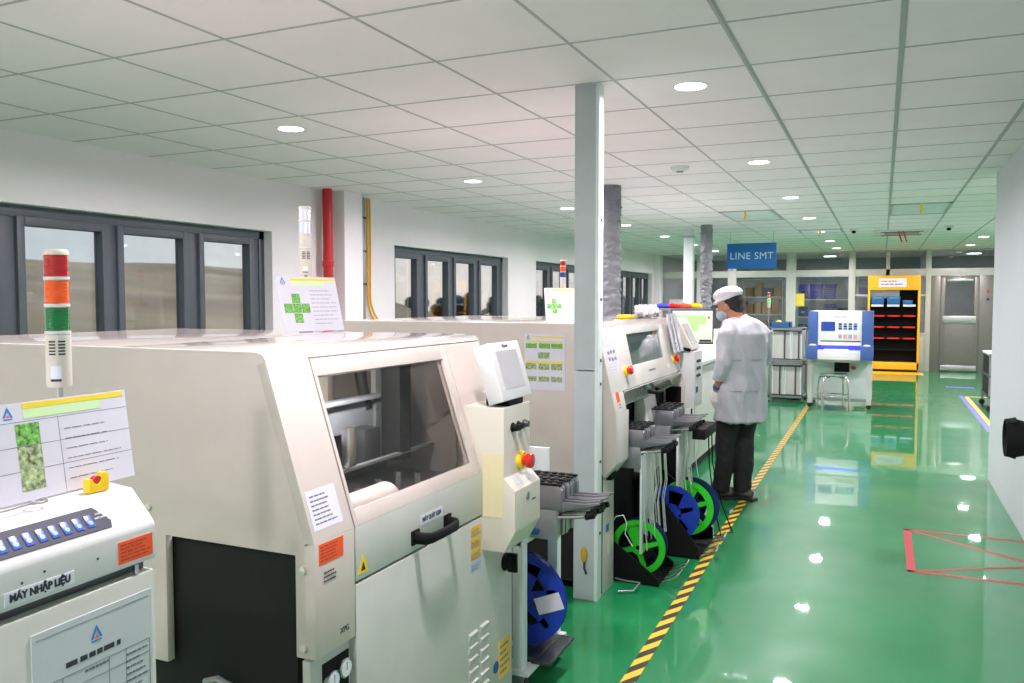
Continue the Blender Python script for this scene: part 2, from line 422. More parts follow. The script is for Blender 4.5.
def vent(x0,x1,y0,y1,lab):
    r = thing('ceiling_vent', lab, 'ceiling vent', ((x0+x1)/2,(y0+y1)/2,CZ))
    MB().box(x0,x1,y0,y0+.03,CZ-.012,CZ).box(x0,x1,y1-.03,y1,CZ-.012,CZ).box(x0,x0+.03,y0,y1,CZ-.012,CZ).box(x1-.03,x1,y0,y1,CZ-.012,CZ).build('rim', tbarm, r)
    s = MB()
    n = int((y1-y0-.06)/.04)
    for i in range(n): s.box(x0+.03,x1-.03,y0+.035+i*.04,y0+.05+i*.04,CZ-.01,CZ-.002)
    s.build('louvres', ductl, r)
    t = MB().tube([((x0+x1)/2,y0+.01,CZ-.012),((x0+x1)/2+.01,y0-.0,CZ-.06),((x0+x1)/2-.005,y0-.01,CZ-.11)], .012, 6).build('ribbon', yellow, r); t['label'] = 'yellow ribbon'
    return r
vent(.052,.689,10.3,11.58,'square grey ceiling vent at right with a yellow ribbon tied on')
vent(-1.86,-1.2227,10.3,11.58,'square grey ceiling vent at the left of the sign with a ribbon')
vent(-1.22,-.585,13.5,14.1,'smaller grey ceiling vent just behind the hanging blue sign')
r = thing('ceiling_cassette', 'white ceiling air conditioner cassette with red ribbons near the far door', 'air conditioner', (.3,14.4,CZ))
MB().box(-.15,.65,14.0,14.85,CZ-.035,CZ).build('body', white, r, bevel=.01)
MB().box(.0,.5,14.15,14.7,CZ-.042,CZ-.034).build('intake_grille', grey, r)
for y0 in (14.03,14.76): MB().box(-.05,.55,y0,y0+.06,CZ-.04,CZ-.033).build('air_slot', inkd, r)
for x0 in (.2,.27): MB().tube([(x0,14.0,CZ-.03),(x0+.02,13.98,CZ-.1),(x0+.05,13.97,CZ-.2)], .01, 6).build('ribbon', red, r)
for i,(x,lab) in enumerate(((-.42,'small twin-lens white emergency lamp left of the ceiling cassette'),(.86,'small twin-lens white emergency lamp right of the ceiling cassette'))):
    r = thing('ceiling_emergency_lamp', lab, 'emergency light', (x,13.6,CZ))
    MB().box(x-.06,x+.06,13.57,13.63,CZ-.03,CZ).build('base', white, r, bevel=.005)
    MB().lathe([(.015,-.03),(.03,-.04),(.03,-.06),(.02,-.07)],16,0,'z',(x,13.6,CZ)).build('lamp_head', blackm, r, smooth=True)
r = thing('smoke_detector', 'round white smoke detector on the ceiling tiles', 'smoke detector', (-1.52,6.7,CZ))
MB().lathe([(.075,0),(.075,-.012),(.05,-.035),(.001,-.038)],24,0,'z',(-1.52,6.7,CZ)).build('base', white, r, smooth=True)
MB().lathe([(.03,-.034),(.03,-.045),(.001,-.047)],20,0,'z',(-1.52,6.7,CZ)).build('sensor_head', grey, r, smooth=True)

# LINE SMT sign
r = thing('hanging_sign', 'blue hanging sign reading LINE SMT below the ceiling', 'sign', (-1.92,13.5,2.03))
sx0, sx1 = -2.29, -1.53
MB().box(sx0,sx1,13.5,13.52,2.04,2.44).build('sign_panel', linesmt, r, bevel=.002)
text('LINE SMT', .155, frame(((sx0+sx1)/2,13.497,2.235),(1,0,0),(0,0,1)), signtxt, r, bold=0, sx=1.0, space=1.06)
for x in (sx0+.05,sx1-.05): MB().cyl((x,13.51,2.44),(x,13.51,CZ),.003,6).build('hanger', grey, r)
MB().box(sx0+.02,sx0+.1,13.496,13.5,2.0,2.04).build('paper_tag', paper, r)

# posts, ducts, pipes
r = thing('cable_duct', 'tall square grey duct post standing beside the pick and place machine', 'duct post', (-1.36,4.02,0))
MB().box(-1.435,-1.322,3.965,4.04,1.19,CZ).build('upper_channel', ductm, r, bevel=.003)
MB().box(-1.435,-1.322,3.965,4.04,.0,1.185).build('lower_channel', ductm, r, bevel=.003)
MB().box(-1.322,-1.303,3.96,4.03,.0,CZ).build('lit_side_cover', ductl, r, bevel=.002)  # lighter paint puts the lit side of the post into its colour
for z in (.35,.72,1.12,1.24,1.55,1.95,2.3): MB().cyl((-1.304,3.995,z),(-1.298,3.995,z),.008,10).build('screw', darkst, r)
MB().ball((-1.375,3.962,.235),(.018,.008,.045),8).build('sticker', mat('ochre_tag',(190,150,40),.6), r)
MB().tube([(-1.372,3.958,.2),(-1.37,3.95,.17),(-1.36,3.955,.14)],.006,6).build('lock_pin', inkd, r)
def flex(x,y,z0,lab):
    o = MB(); pts=[]; rs=[]; n=110
    for i in range(n+1):
        z = z0+(CZ-z0)*i/n; k = .5+.5*math.sin(i*1.7); amp = .005 if z < 2.35 else .002
        pts.append((x+.006*math.sin(i*.5),y,z)); rs.append((.092 if y < 9 else .074)+amp*(k-.5)+.003*random.random())
    o.tube(pts, rs, 28, ref=(1,0,0))
    t = tag(o.build('flexible_duct', flexm, smooth=True), lab, 'exhaust duct'); wrinkle(t, 14, 14, 20, .022)
    MB().lathe([(.1 if y < 9 else .082,CZ-.26),(.102 if y < 9 else .084,CZ-.25),(.1 if y < 9 else .082,CZ)],28,0,'z',(x,y,0)).build('collar', mat('duct_collar',(120,124,132),.4,metal=.4), t, smooth=True)
flex(-2.37,7.55,1.165,'crinkled silver exhaust duct rising from the pick and place machine')
flex(-2.335,12.05,1.135,'crinkled silver exhaust duct behind the monitor, next to the white post')
t = tag(MB().box(-2.79,-2.65,12.6,12.74,0,CZ).build('support_post', ductl, bevel=.004),'slim white square post left of the farther silver duct','post')
MB().box(-2.80,-2.64,12.59,12.75,CZ-.14,CZ-.1).build('post_band', ductm, t)
t = tag(MB().tube([(WX+.1,6.62,0),(WX+.1,6.62,CZ)],.048,18).build('red_pipe', redpipe, smooth=True),'thick red vertical fire pipe against the white pilaster','pipe')
for z in (1.9,): MB().lathe([(.05,z-.03),(.055,z-.025),(.055,z+.025),(.05,z+.03)],18,0,'z',(WX+.1,6.62,0)).build('coupling', redpipe, t, smooth=True)
for k_i,(dy,lab) in enumerate(((0,'left one of two yellow cables down the wall beside the pilaster'),(.045,'right one of two yellow cables down the wall beside the pilaster'))):
    y0 = 7.40+dy
    pts = [(WX+.03,y0,CZ),(WX+.03,y0+.01,2.1),(WX+.03,y0,1.62),(WX+.03,y0+.01,1.5),(WX+.03,y0+.05+dy*.5,1.4),(WX+.03,y0+.13+dy,1.3),(WX+.03,y0+.22+dy*2,1.15),(WX+.03,y0+.25+dy*2,0)]
    tag(MB().tube(pts,.011,8).build('yellow_cable', condm, smooth=True),lab,'cable')
t = tag(MB().box(WX,WX+.03,7.28,7.36,0,CZ).build('wall_conduit', grey, bevel=.003),'grey cable trunking running down the wall by the yellow cables','conduit')
for z in (1.7,2.05,2.4): MB().box(WX,WX+.034,7.26,7.38,z,z+.025).build('clamp', darkst, t)

# floor markings
tag(MB().add([(-.925,1.8,.0012),(-.865,1.8,.0012),(-.915,6.5,.0012),(-.93,12.75,.0012),(-.995,12.75,.0012),(-.975,6.5,.0012)],[(0,1,2,3,4,5)]).build('hazard_tape', hazardm),'long black and yellow striped tape line on the green floor','floor tape')
x0,x1,ya,yb = .16,.86,5.14,6.1
tag(MB().box(x0,x0+.045,ya,yb,0,.0012).box(x0,x1,yb-.03,yb,0,.0012).box(x0,x1,ya,ya+.03,0,.0012)
    .add([(x0+.04,yb,.0006),(x0+.04,yb-.04,.0006),(x1-.02,ya+.42,.0006),(x1-.02,ya+.46,.0006)],[(0,1,2,3)])
    .build('red_floor_tape', redtape),'red tape rectangle stuck on the green floor beside the white wall','floor tape')
tag(MB().add([(x0+.03,ya+.0,.0016),(x0+.03,ya+.03,.0016),(x1,ya+.42,.0016),(x1,ya+.39,.0016)],[(0,1,2,3)]).build('red_tape_strip', redtape),'single red tape strip slanting across the taped rectangle','floor tape')
tag(MB().box(1.22,1.28,11.0,14.9,0,.0012).box(1.22,2.6,14.85,14.91,0,.0012).build('yellow_floor_tape', yeltape),'yellow tape corner on the floor before the grey cabinet at right','floor tape')
tag(MB().box(1.15,1.21,11.0,14.97,0,.0012).build('purple_floor_tape', purtape),'purple tape line running alongside the yellow corner tape','floor tape')
tag(MB().box(1.05,1.5,16.3,16.5,0,.0012).build('purple_tape_patch', purtape),'short purple tape patch by the foot of the far cabinet','floor tape')
tag(MB().box(-.45,.8,18.75,19.35,0,.002).build('yellow_floor_patch', amber),'flat yellow patch on the floor in front of the yellow cabinet','floor tape')  # flat floor patch in the same yellow as the cabinet

# grey cabinet behind right wall
r = thing('wire_trolley', 'grey trolley with dark shelves just past the white wall end', 'trolley', (1.55,13.6,0))
for (x,y) in ((1.36,13.0),(2.1,13.0),(1.36,13.9),(2.1,13.9)): MB().box(x,x+.035,y,y+.035,.08,.8).build('upright', grey, r)
for z in (.18,.47,.77): MB().box(1.36,2.14,13.0,13.94,z,z+.03).build('shelf', dkgrey if z < .7 else ductl, r, bevel=.003)
MB().box(1.38,1.42,13.04,13.9,.21,.76).build('side_panel', black, r)
for (x,y) in ((1.37,13.02),(2.12,13.02),(1.37,13.92),(2.12,13.92)): MB().cyl((x,y-.015,.04),(x,y+.015,.04),.04,14).box(x-.012,x+.012,y-.012,y+.012,.04,.09).build('caster', rubber, r)

exec_marker = 0
# ------------------------------------------------------------------ printed sheets
def logo_on(M, x, y, s, parent):
    b = MB(M); z = .0012
    b.add([(x-s*.5,y,z),(x-s*.28,y,z),(x,y+s*.62,z),(x+s*.28,y,z),(x+s*.5,y,z),(x,y+s,z)],[(0,1,2,5),(2,3,4,5)],0)
    b.box(x-s*.42,x+s*.42,y-s*.22,y-s*.1,z-.0004,z,0)
    b.add([(x-s*.2,y,z),(x+s*.2,y,z),(x,y+s*.28,z)],[(0,1,2)],1)
    return b.build('logo', [plogo, orange], parent)
def lines_on(M, x0, x1, y0, y1, n, parent, m=ink, rnd=random.Random(5), name='printed_lines', fill=.35):
    b = MB(M); dy = (y1-y0)/n
    for i in range(n):
        y = y1-(i+.5)*dy; x = x0
        lim = x1-(x1-x0)*rnd.uniform(0,.35)
        while x < lim-1e-4:
            w = rnd.uniform(.006,.022)*max(.4,(x1-x0)/.12); xe = min(x+w, lim)
            b.box(x, xe, y-dy*fill/2, y+dy*fill/2, .0008, .0012); x = xe+w*.25
    return b.build(name, m, parent)
def sheet(name, label, cat, M, w, h, style, base=paper, thing_=True, parent=None):
    b = MB(M); b.box(0,w,0,h,-.0012,.0008)
    o = b.build(name, base, parent)
    if thing_: tag(o, label, cat)
    def bx(nm, m, *rects):
        q = MB(M)
        for (x0,x1,y0,y1) in rects: q.box(x0,x1,y0,y1,.0008,.0013)
        return q.build(nm, m, o)
    if style == 'work':   # header, cross of photos left, lines right
        bx('yellow_header', pyel, (w*.23,w*.98,h*.925,h*.97)); bx('green_header', pgrn, (w*.23,w*.78,h*.84,h*.92))
        logo_on(M, w*.1, h*.88, w*.09, o)
        s = w*.135; cx = w*.27; cy = h*.42
        for (i,j) in ((0,1.05),(0,0),(0,-1.05),(-1.05,0),(1.05,0)): bx('board_photo', pfoto, (cx+(i-.5)*s,cx+(i+.5)*s,cy+(j-.5)*s,cy+(j+.5)*s))
        lines_on(M, w*.52, w*.95, h*.1, h*.78, 9, o, fill=.12)
    elif style == 'column': # large sheet with a column of photos
        bx('yellow_header', pyel, (w*.486,w*.985,h*.93,h*.985)); bx('green_header', pgrn, (w*.486,w*.86,h*.83,h*.925))
        logo_on(M, w*.42, h*.86, h*.11, o)
        for q in range(3): bx('board_photo', pfoto2 if q else pfoto, (w*.445,w*.55,h*(.1+.23*(2-q)),h*(.32+.23*(2-q))))
        lines_on(M, w*.665, w*.95, h*.08, h*.72, 6, o, fill=.07)
        g = MB(M)
        for yy in (.80,.55,.30): g.box(0,w,h*yy,h*yy+.0008,.0008,.001)
        g.box(w*.64,w*.64+.0008,0,h*.8,.0008,.001); g.build('table_rules', ink, o)
    elif style == 'rows':  # yellow bands with rows of photos
        bx('yellow_band', pyel, (w*.2,w*.97,h*.93,h*.955)); bx('yellow_band', pyel, (w*.03,w*.95,h*.845,h*.87))
        logo_on(M, w*.09, h*.91, w*.09, o)
        for a in (.03,.36,.66): bx('board_photo', pfoto, (w*a,w*(a+.28),h*.74,h*.83))
        bx('board_photo', pfoto2, (w*.34,w*.62,h*.56,h*.67)); bx('yellow_band', pyel, (w*.03,w*.95,h*.475,h*.51))
        for a in (.03,.35,.66): bx('board_photo', pfoto2, (w*a,w*(a+.27),h*.36,h*.47)); 
        for a in (.03,.35,.66): bx('board_photo', pfoto2, (w*a,w*(a+.27),h*.15,h*.24))
    elif style == 'form':
        logo_on(M, w*.5, h*.84, w*.1, o); lines_on(M, w*.25, w*.75, h*.73, h*.79, 1, o, m=inkd, fill=.5)
        lines_on(M, w*.4, w*.62, h*.66, h*.7, 1, o); lines_on(M, w*.75, w*.95, h*.2, h*.68, 12, o, fill=.3); lines_on(M, w*.4, w*.7, h*.3, h*.56, 5, o, fill=.3); lines_on(M, w*.04, w*.2, h*.1, h*.62, 7, o, fill=.2)
        g = MB(M)
        for yy in (.96,.70,.62,.5,.4,.3,.2,.1,.03): g.box(w*.03,w*.97,h*yy,h*yy+.0008,.0008,.0012)
        for xx in (.03,.22,.6,.75,.97): g.box(w*xx,w*xx+.0008,h*.03,h*.7,.0008,.0012)
        g.build('table_rules', ink, o)
    elif style == 'lines': lines_on(M, w*.1, w*.9, h*.1, h*.9, 7, o)
    elif style == 'parts':
        logo_on(M, w*.25, h*.9, w*.09, o); lines_on(M, w*.1, w*.9, h*.7, h*.84, 3, o, fill=.12)
        for (i,j) in ((.15,.5),(.4,.52),(.66,.52),(.15,.34),(.42,.32),(.68,.33)): bx('part_sketch', ink, (w*i,w*(i+.17),h*j,h*(j+.09)))
        lines_on(M, w*.1, w*.9, h*.05, h*.28, 3, o, fill=.1)
    return o
def orange_tag(M, w, h, parent, name='orange_sticker'):
    o = MB(M).box(0,w,0,h,0,.0008).build(name, orange, parent); o['label'] = 'orange red label sticker'
    lines_on(M, w*.06, w*.94, h*.1, h*.92, 5, o, m=mat('print_on_orange',(170,60,30),.5), fill=.3); return o

# ------------------------------------------------------------------ slanted-front helper
def slant(xb, zb, xt, zt):
    """frame of a sloping front: local x = world +Y, local y = up the slope, z outward (+X)"""
    return frame((xb,0,zb),(0,1,0),(xt-xb,0,zt-zb))

# ================================================================== screen printer (nearest big machine)
y0, y1 = 1.606, 2.79
XF, XT = -1.25, -1.392
P = thing('solder_paste_printer', 'big cream machine in the foreground with a sloping window, black handle and tilted touch screen', 'industrial machine', (-2.0,2.2,0))
prof = [(-2.93,.57),(-1.742,.57),(-1.742,.918),(-1.31,.918),(-1.31,.662),(XF-.004,.662),(XF-.004,.953),(XT-.004,1.394),(XT-.012,1.413),(XT-.03,1.42),(-2.93,1.42)]
MB().prism(prof,'y',y0,y0+.025).build('end_panel', cream, P, bevel=.004)
e2 = MB().prism([(-2.93,.05),(XF-.03,.05),(XF-.03,.95),(XT-.02,1.40),(-2.93,1.40)],'y',y1-.03,y1-.004).build('end_panel', cream, P)
# top covers
MB().box(-2.93,-1.93,y0+.001,y1,1.385,1.4195).build('top_cover', cream_t, P, bevel=.004)
MB().prism([(-1.925,1.4195),(XT-.03,1.4195),(XT-.012,1.413),(XT,1.396),(XT-.02,1.385),(-1.925,1.385)],'y',y0+.001,y1).build('front_top_cover', cream_t, P, bevel=.002)
MB().box(-2.93,-2.90,y0+.02,y1-.02,.1,1.4).build('back_panel', cream, P)
# black recessed lower body
MB().box(-2.88,-1.33,y0+.03,y0+.06,.04,.915).build('black_side_panel', black, P)
MB().tube([(-1.62,y0+.02,.5),(-1.60,y0-.01,.55),(-1.55,y0-.02,.57),(-1.50,y0-.01,.55),(-1.47,y0+.02,.48)],.009,8).build('bent_hose', mat('grey_hose',(150,150,150),.4), P, smooth=True)
# left front post, vertical and sloping part
S = slant(XF,.953,XT,1.396); L = math.hypot(XT-XF,1.396-.953)
MB().box(XF-.03,XF,y0-.0006,1.772,.664,.953).build('front_post', cream, P, bevel=.002)
MB(S).box(y0-.0006,1.772,0,L,-.03,0).build('sloping_post', cream, P, bevel=.002)
# lid: sloping frame with window, lower vertical strip
wl, wr, wb, wt = 1.79, 2.478, .045, .412
lid = MB(S).box(1.777,wl,0,L-.003,-.03,0).box(wr,2.515,0,L-.003,-.03,0).box(wl,wr,0,wb,-.03,0).box(wl,wr,wt,L-.003,-.03,0).build('lid', cream, P, bevel=.0025)
MB().box(XF-.028,XF,1.777,2.78,.806,.953).build('lid_lower_strip', greenw, lid, bevel=.0025)
MB(S).box(wl,wr,wb,wt,-.016,-.011).build('window_pane', mat('tinted_pane',(236,234,230),.01,trans=1.,ior=1.25), lid)
hb = MB().tube([(XF,2.075,.846),(XF+.035,2.078,.845),(XF+.045,2.10,.843),(XF+.048,2.17,.842),(XF+.045,2.25,.842),(XF+.035,2.272,.843),(XF,2.275,.843)],[.016,.015,.014,.013,.014,.015,.016],10,sq=(1.25,.8))
hb.box(XF-.002,XF+.006,2.055,2.098,.825,.868).box(XF-.002,XF+.006,2.252,2.295,.825,.868)
hd = hb.build('handle', blackm, lid, bevel=.002, smooth=True); hd['label'] = 'black curved pull handle'
mj = MB().box(XF,XF+.001,2.11,2.245,.872,.903).build('name_plate', stickw, lid)
text('MÁY QUÉT KEM', .0185, frame((XF+.0014,2.177,.887),(0,1,0),(0,0,1)), inkd, mj, bold=.0004, sx=.86)
MB(S).box(2.52,2.787,0,L-.003,-.03,0).build('right_sloping_panel', cream, P, bevel=.003)
# front door
door = MB().box(XF-.028,XF,1.777,2.78,.03,.799).build('front_door', greenw, P, bevel=.003)
for c in range(2):
    q = MB()
    for i in range(9):
        z = .42-i*.042; yy = 2.42+c*.085
        q.prism([(XF,z),(XF+.010,z-.004),(XF+.002,z-.026),(XF,z-.028)],'y',yy,yy+.06)
    q.build('louvre', greenw, door)
q = MB().lathe([(.032,0),(.034,.006),(.026,.01),(.024,.03),(.012,.034)],18,0,'x',(XF,2.715,.585)).build('rotary_switch', blackm, P, smooth=True)
MB().box(XF+.012,XF+.05,2.707,2.723,.55,.62).build('switch_lever', blackm, q, bevel=.004)
w_ = MB().prism([(1.785,.822),(1.835,.822),(1.81,.872)],'x',XF,XF+.001).build('warning_sticker', yellow, lid); w_['label'] = 'yellow triangular warning sticker'
MB().prism([(1.80,.829),(1.82,.829),(1.81,.852)],'x',XF+.001,XF+.0016).build('warning_symbol', inkd, w_)
for i,z in enumerate((.775,.735,.695,.655)):
    st = MB().box(XF,XF+.001,2.44,2.515,z-.03,z+.004).build('safety_label', stickb if i<3 else mat('sticker_pale_blue',(180,200,225),.4), door)
    lines_on(frame((XF+.0002,2.443,z-.028),(0,1,0),(0,0,1)),.0,.07,0,.022,3,st)
sl = MB().box(XF,XF+.001,2.66,2.76,.16,.30).build('safety_label', stickb, door); lines_on(frame((XF+.0002,2.66,.16),(0,1,0),(0,0,1)),.01,.09,.01,.13,5,sl)
MB().lathe([(.022,0),(.022,.001)],20,0,'x',(XF+.001,2.635,.22)).build('blue_round_sticker', mat('sticker_blue',(30,80,160),.4), door)
# stickers on the left post
MS = S @ Matrix.Translation((1.618,.028,0)); sh = sheet('notice_sticker', None, None, MS, .118,.10,'lines',parent=P,thing_=False); sh['label'] = 'white notice sheet with faint writing'
orange_tag(frame((XF,1.622,.895),(0,1,0),(0,0,1)), .1,.052,P)
lines_on(frame((XF,1.64,.845),(0,1,0),(0,0,1)),0,.055,0,.032,3,P,m=inkd)
text('XPG', .022, frame((XF+.0006,1.725,.70),(0,1,0),(0,0,1)), inkd, P, sx=.9)
for z in (.87,.69): MB().lathe([(.011,0),(.011,.004),(.004,.008)],14,0,'x',(XF-.03,0,0)).M
for (x,z) in ((-1.285,.885),(-1.285,.69)): MB().lathe([(.011,.0),(.01,-.007),(.004,-.009)],14,0,'y',(x,y0,z)).build('cover_screw', offw, P, smooth=True)
MB().lathe([(.011,.0),(.01,-.007),(.004,-.009)],14,0,'y',(-1.80,y0,.99)).build('cover_screw', offw, P, smooth=True)
# gauge panel
g = MB().box(XF-.045,XF-.02,1.61,1.774,.05,.655).build('gauge_panel', greenw, P, bevel=.003)
bk = MB().box(XF-.02,XF-.017,1.655,1.765,.52,.63).build('gauge_recess', blackm, g)
for (yy,zz) in ((1.682,.58),(1.735,.592)):
    q = MB().lathe([(.026,0),(.026,.014),(.022,.016)],22,0,'x',(XF-.018,yy,zz)).build('pressure_gauge', steel, P, smooth=True)
    MB().lathe([(.021,0),(.021,.001)],22,0,'x',(XF-.002,yy,zz)).build('dial_face', stickw, q)
    MB(frame((XF-.0008,yy,zz),(0,1,0),(0,.4,1))).box(-.001,.001,-.004,.018,0,.0006).build('needle', inkd, q)
# right lower control box with angled profile
cb = MB().prism([(-1.29,.68),(-1.168,.68),(-1.127,.755),(-1.127,.896),(-1.168,.938),(-1.168,1.18),(-1.34,1.18),(-1.30,1.05),(-1.25,.95),(-1.252,.9)],'y',2.53,2.757).build('control_box', offw, P, bevel=.003)
MB().box(-1.248,-1.1695,2.5285,2.53,.80,1.02).build('yellowed_side_sticker', yelw, cb)
es = MB().lathe([(.032,0),(.032,.012),(.028,.016)],20,0,'x',(-1.168,2.665,.98)).build('emergency_stop', yellow, cb, smooth=True)
MB().lathe([(.016,0),(.016,.012),(.026,.018),(.028,.03),(.024,.037),(.001,.04)],20,0,'x',(-1.156,2.665,.98)).build('stop_button', red, es, smooth=True)
for (yy,mm,rr) in ((2.60,blackm,.014),(2.648,blackm,.013),(2.70,darkst,.013)):
    q = MB().lathe([(rr+.003,0),(rr+.003,.004),(rr,.006),(rr-.002,.02),(.001,.021)],16,0,'x',(-1.168,yy,1.105)).build('panel_button', mm, cb, smooth=True)
MB().box(-1.147,-1.14,2.585,2.615,1.095,1.115).build('key_switch', blackm, cb)
MB().lathe([(.014,0),(.014,.003),(.006,.004)],16,0,'x',(-1.127,2.64,.86)).build('lock', grey, cb, smooth=True)
MB().box(-1.127,-1.1262,2.68,2.71,.835,.841).build('slot_mark', inkd, cb)
for yy in (2.58,2.66): MB(frame((-1.168,0,.938),(0,1,0),(.041,0,-.042))).box(yy,yy+.05,.012,.04,-.0012,.0).build('faint_label', paperg, cb)
# tilted touch screen on the box
MN = frame((-1.168,0,1.202),(0,1,0),(-.062,0,.2))
mo = MB(MN).box(2.53,2.785,0,.208,-.06,0).build('touch_screen_housing', white, P, bevel=.006)
MB(MN).box(2.572,2.742,.04,.175,-.001,.0012).build('touch_screen', mat('dull_screen',(188,186,190),.25), mo)
text('Minami', .015, MN @ Matrix.Translation((2.657,.192,.0005)), inkd, mo)
MB().box(-1.26,-1.17,2.58,2.70,1.18,1.204).build('screen_base', blackm, P, bevel=.003)
# interior: back wall, lamp, gantry, stage
MB().box(-2.05,-2.02,y0+.07,y1-.1,.8,1.38).build('inner_back_wall', mat('inner_beige',(215,205,192),.4), P)
MB().box(-2.02,-1.99,2.05,2.10,.85,1.38).build('inner_rib', grey, P)
MB().cyl((-1.48,1.83,1.372),(-1.48,2.3,1.372),.012,12).build('interior_tube_lamp', tubem, P)
MB().box(-1.74,-1.71,1.66,2.66,1.08,1.20).box(-1.71,-1.67,1.66,2.66,1.19,1.205).build('squeegee_beam', mat('beam_grey',(118,120,126),.4), P, bevel=.003)
MB().box(-1.55,-1.52,2.13,2.17,1.02,1.145).build('pillar_block', steel, P, bevel=.004)
MB().box(-1.88,-1.80,1.66,2.62,.97,1.02).build('front_rail', steel, P, bevel=.003)
MB().box(-1.56,-1.54,1.66,2.7,1.0,1.012).build('guide_rail', grey, P, bevel=.003)
MB().box(-1.80,-1.75,1.86,1.92,1.0,1.13).build('clamp_block', grey, P, bevel=.004)
MB().box(-1.70,-1.62,2.36,2.46,.98,1.10).build('print_head', darkst, P, bevel=.006)
MB().tube([(-1.9,2.36,1.2),(-1.88,2.37,1.33),(-1.8,2.42,1.36),(-1.74,2.5,1.3),(-1.72,2.52,1.15)],.022,10).build('cable_chain', blackm, P, smooth=True)
MB().box(-1.72,-1.70,2.55,2.6,.95,1.35).build('inner_post', grey, P)
MB().box(-1.78,-1.75,1.66,2.7,.9,1.12).build('black_inner_shield', black, P)
MB().box(-1.62,-1.54,2.46,2.54,.98,1.38).build('dark_inner_post', blackm, P, bevel=.01)
MB().box(-2.0,-1.45,2.70,2.72,.9,1.38).build('side_shade_panel', mat('brown_shade',(92,84,80),.3), P)  # dark panel added for the shade on the inner end wall
MB().box(-1.95,-1.35,1.66,2.7,.86,.90).build('base_plate', black, P)
MB().tube([(-1.385,1.79,.935),(-1.385,2.13,.935)],.055,24).build('cleaning_roll', mat('pink_white_wrap',(235,222,220),.4,noise=.08,nscale=25), P, smooth=True)
for i in range(7): MB().cyl((-1.58+.02*i,1.9+.09*i,.9),(-1.58+.02*i,1.9+.09*i,.95+.01*(i%3)),.012,8).build('stage_pin', steel, P)
ld = bpy.data.lights.new('tube_light','AREA'); ld.shape='RECTANGLE'; ld.size=.03; ld.size_y=.45; ld.energy=9
lo = bpy.data.objects.new('tube_light', ld); C.objects.link(lo); lo.location=(-1.47,2.07,1.35); lo.rotation_euler=(0,.95,0)
# feet
for (x,y) in ((-1.4,1.75),(-2.8,1.75),(-1.4,2.7),(-2.8,2.7)): MB().cyl((x,y,0),(x,y,.06),.03,12).build('foot', darkst, P)

# ================================================================== loader, bottom left
Q = thing('board_loader', 'small white machine at bottom left with a row of blue buttons', 'industrial machine', (-1.25,.2,0))
A = Matrix.Translation((-1.1,.994,0)) @ Matrix.Rotation(math.radians(1.3),4,'Z') @ Matrix.Translation((1.1,-.994,0))
ya = -.55
MB(A).prism([(-1.1,1.119),(-1.1,1.176),(-1.104,1.184),(-1.15,1.233),(-1.217,1.24),(-1.5,1.24),(-1.5,1.119)],'y',ya,.994).build('top_console', white, Q, bevel=.004)
MB(A).box(-1.49,-1.12,ya+.01,.985,1.10,1.12).build('shadow_gap_plate', darkst, Q)
MB(A).box(-1.5,-1.1,ya,.99,.06,1.102).build('lower_cabinet', greenw, Q, bevel=.005)
for (x,y) in ((-1.15,-.5),(-1.45,-.5),(-1.15,.94),(-1.45,.94)): MB(A).cyl((x,y,0),(x,y,.07),.02,10).build('foot', darkst, Q)
for yy in (.95,): MB(A).box(-1.106,-1.1005,yy,yy+.008,1.103,1.118).build('hinge_clip', steel, Q)
SL = A @ frame((-1.104,0,1.184),(0,1,0),(-.046,0,.049)); 
st = MB(SL).add([(.1,.008,.0),(.915,.008,0),(.92,.02,0),(.902,.05,0),(.1,.05,0),(.1,.008,.0015),(.915,.008,.0015),(.92,.02,.0015),(.902,.05,.0015),(.1,.05,.0015)],
    [(0,1,2,3,4),(5,6,7,8,9),(0,1,6,5),(1,2,7,6),(2,3,8,7),(3,4,9,8)]).build('button_strip', mat('strip_grey',(58,58,74),.5,spec=.25), Q)
for i in range(20):
    yy = .884-i*.0205
    bt = MB(SL).box(yy-.0062,yy+.0062,.016,.038,.0015,.0028).build('push_button', btnblue, Q, bevel=.003)
    MB(SL).lathe([(.004,.0028),(.004,.0034)],12,0,'z',(yy,.024,0)).build('button_symbol', btnhi, bt)
text('MODE', .0045, SL @ Matrix.Translation((.906,.036,.0018)), stickw, st)
text('AUTO/MAN', .0045, SL @ Matrix.Translation((.907,.029,.0018)), stickw, st)
lp = MB(A).box(-1.1,-1.0992,.728,.838,1.126,1.145).build('name_label', stickw, Q)
text('MÁY NHẬP LIỆU', .0148, A @ frame((-1.0988,.783,1.1355),(0,1,0),(0,0,1)), inkd, lp, bold=.0006, sx=.88)
orange_tag(A @ frame((-1.1,.918,1.128),(0,1,0),(0,0,1)), .068,.036,Q)
for (yy,zz) in ((.755,1.152),(.79,1.158),(.88,1.15)): MB(A).lathe([(.0022,0),(.0016,.001)],8,0,'x',(-1.1,yy,zz)).build('screw', inkd, Q)
fm = A @ frame((-1.099,.765,.80),(0,1,0),(0,0,1))
sheet('instruction_form', 'clouded plastic sleeve with a printed form on the white loader door', 'document', fm, .215,.272,'form', base=paperg)
# sheet standing on the loader
fm = frame((-1.185,.66,1.241),(-.03,1,0),(-.14,0,1))
o = sheet('work_instruction_sheet', 'wide laminated sheet standing on the white loader behind the signal tower', 'document', fm, .378,.152,'column')
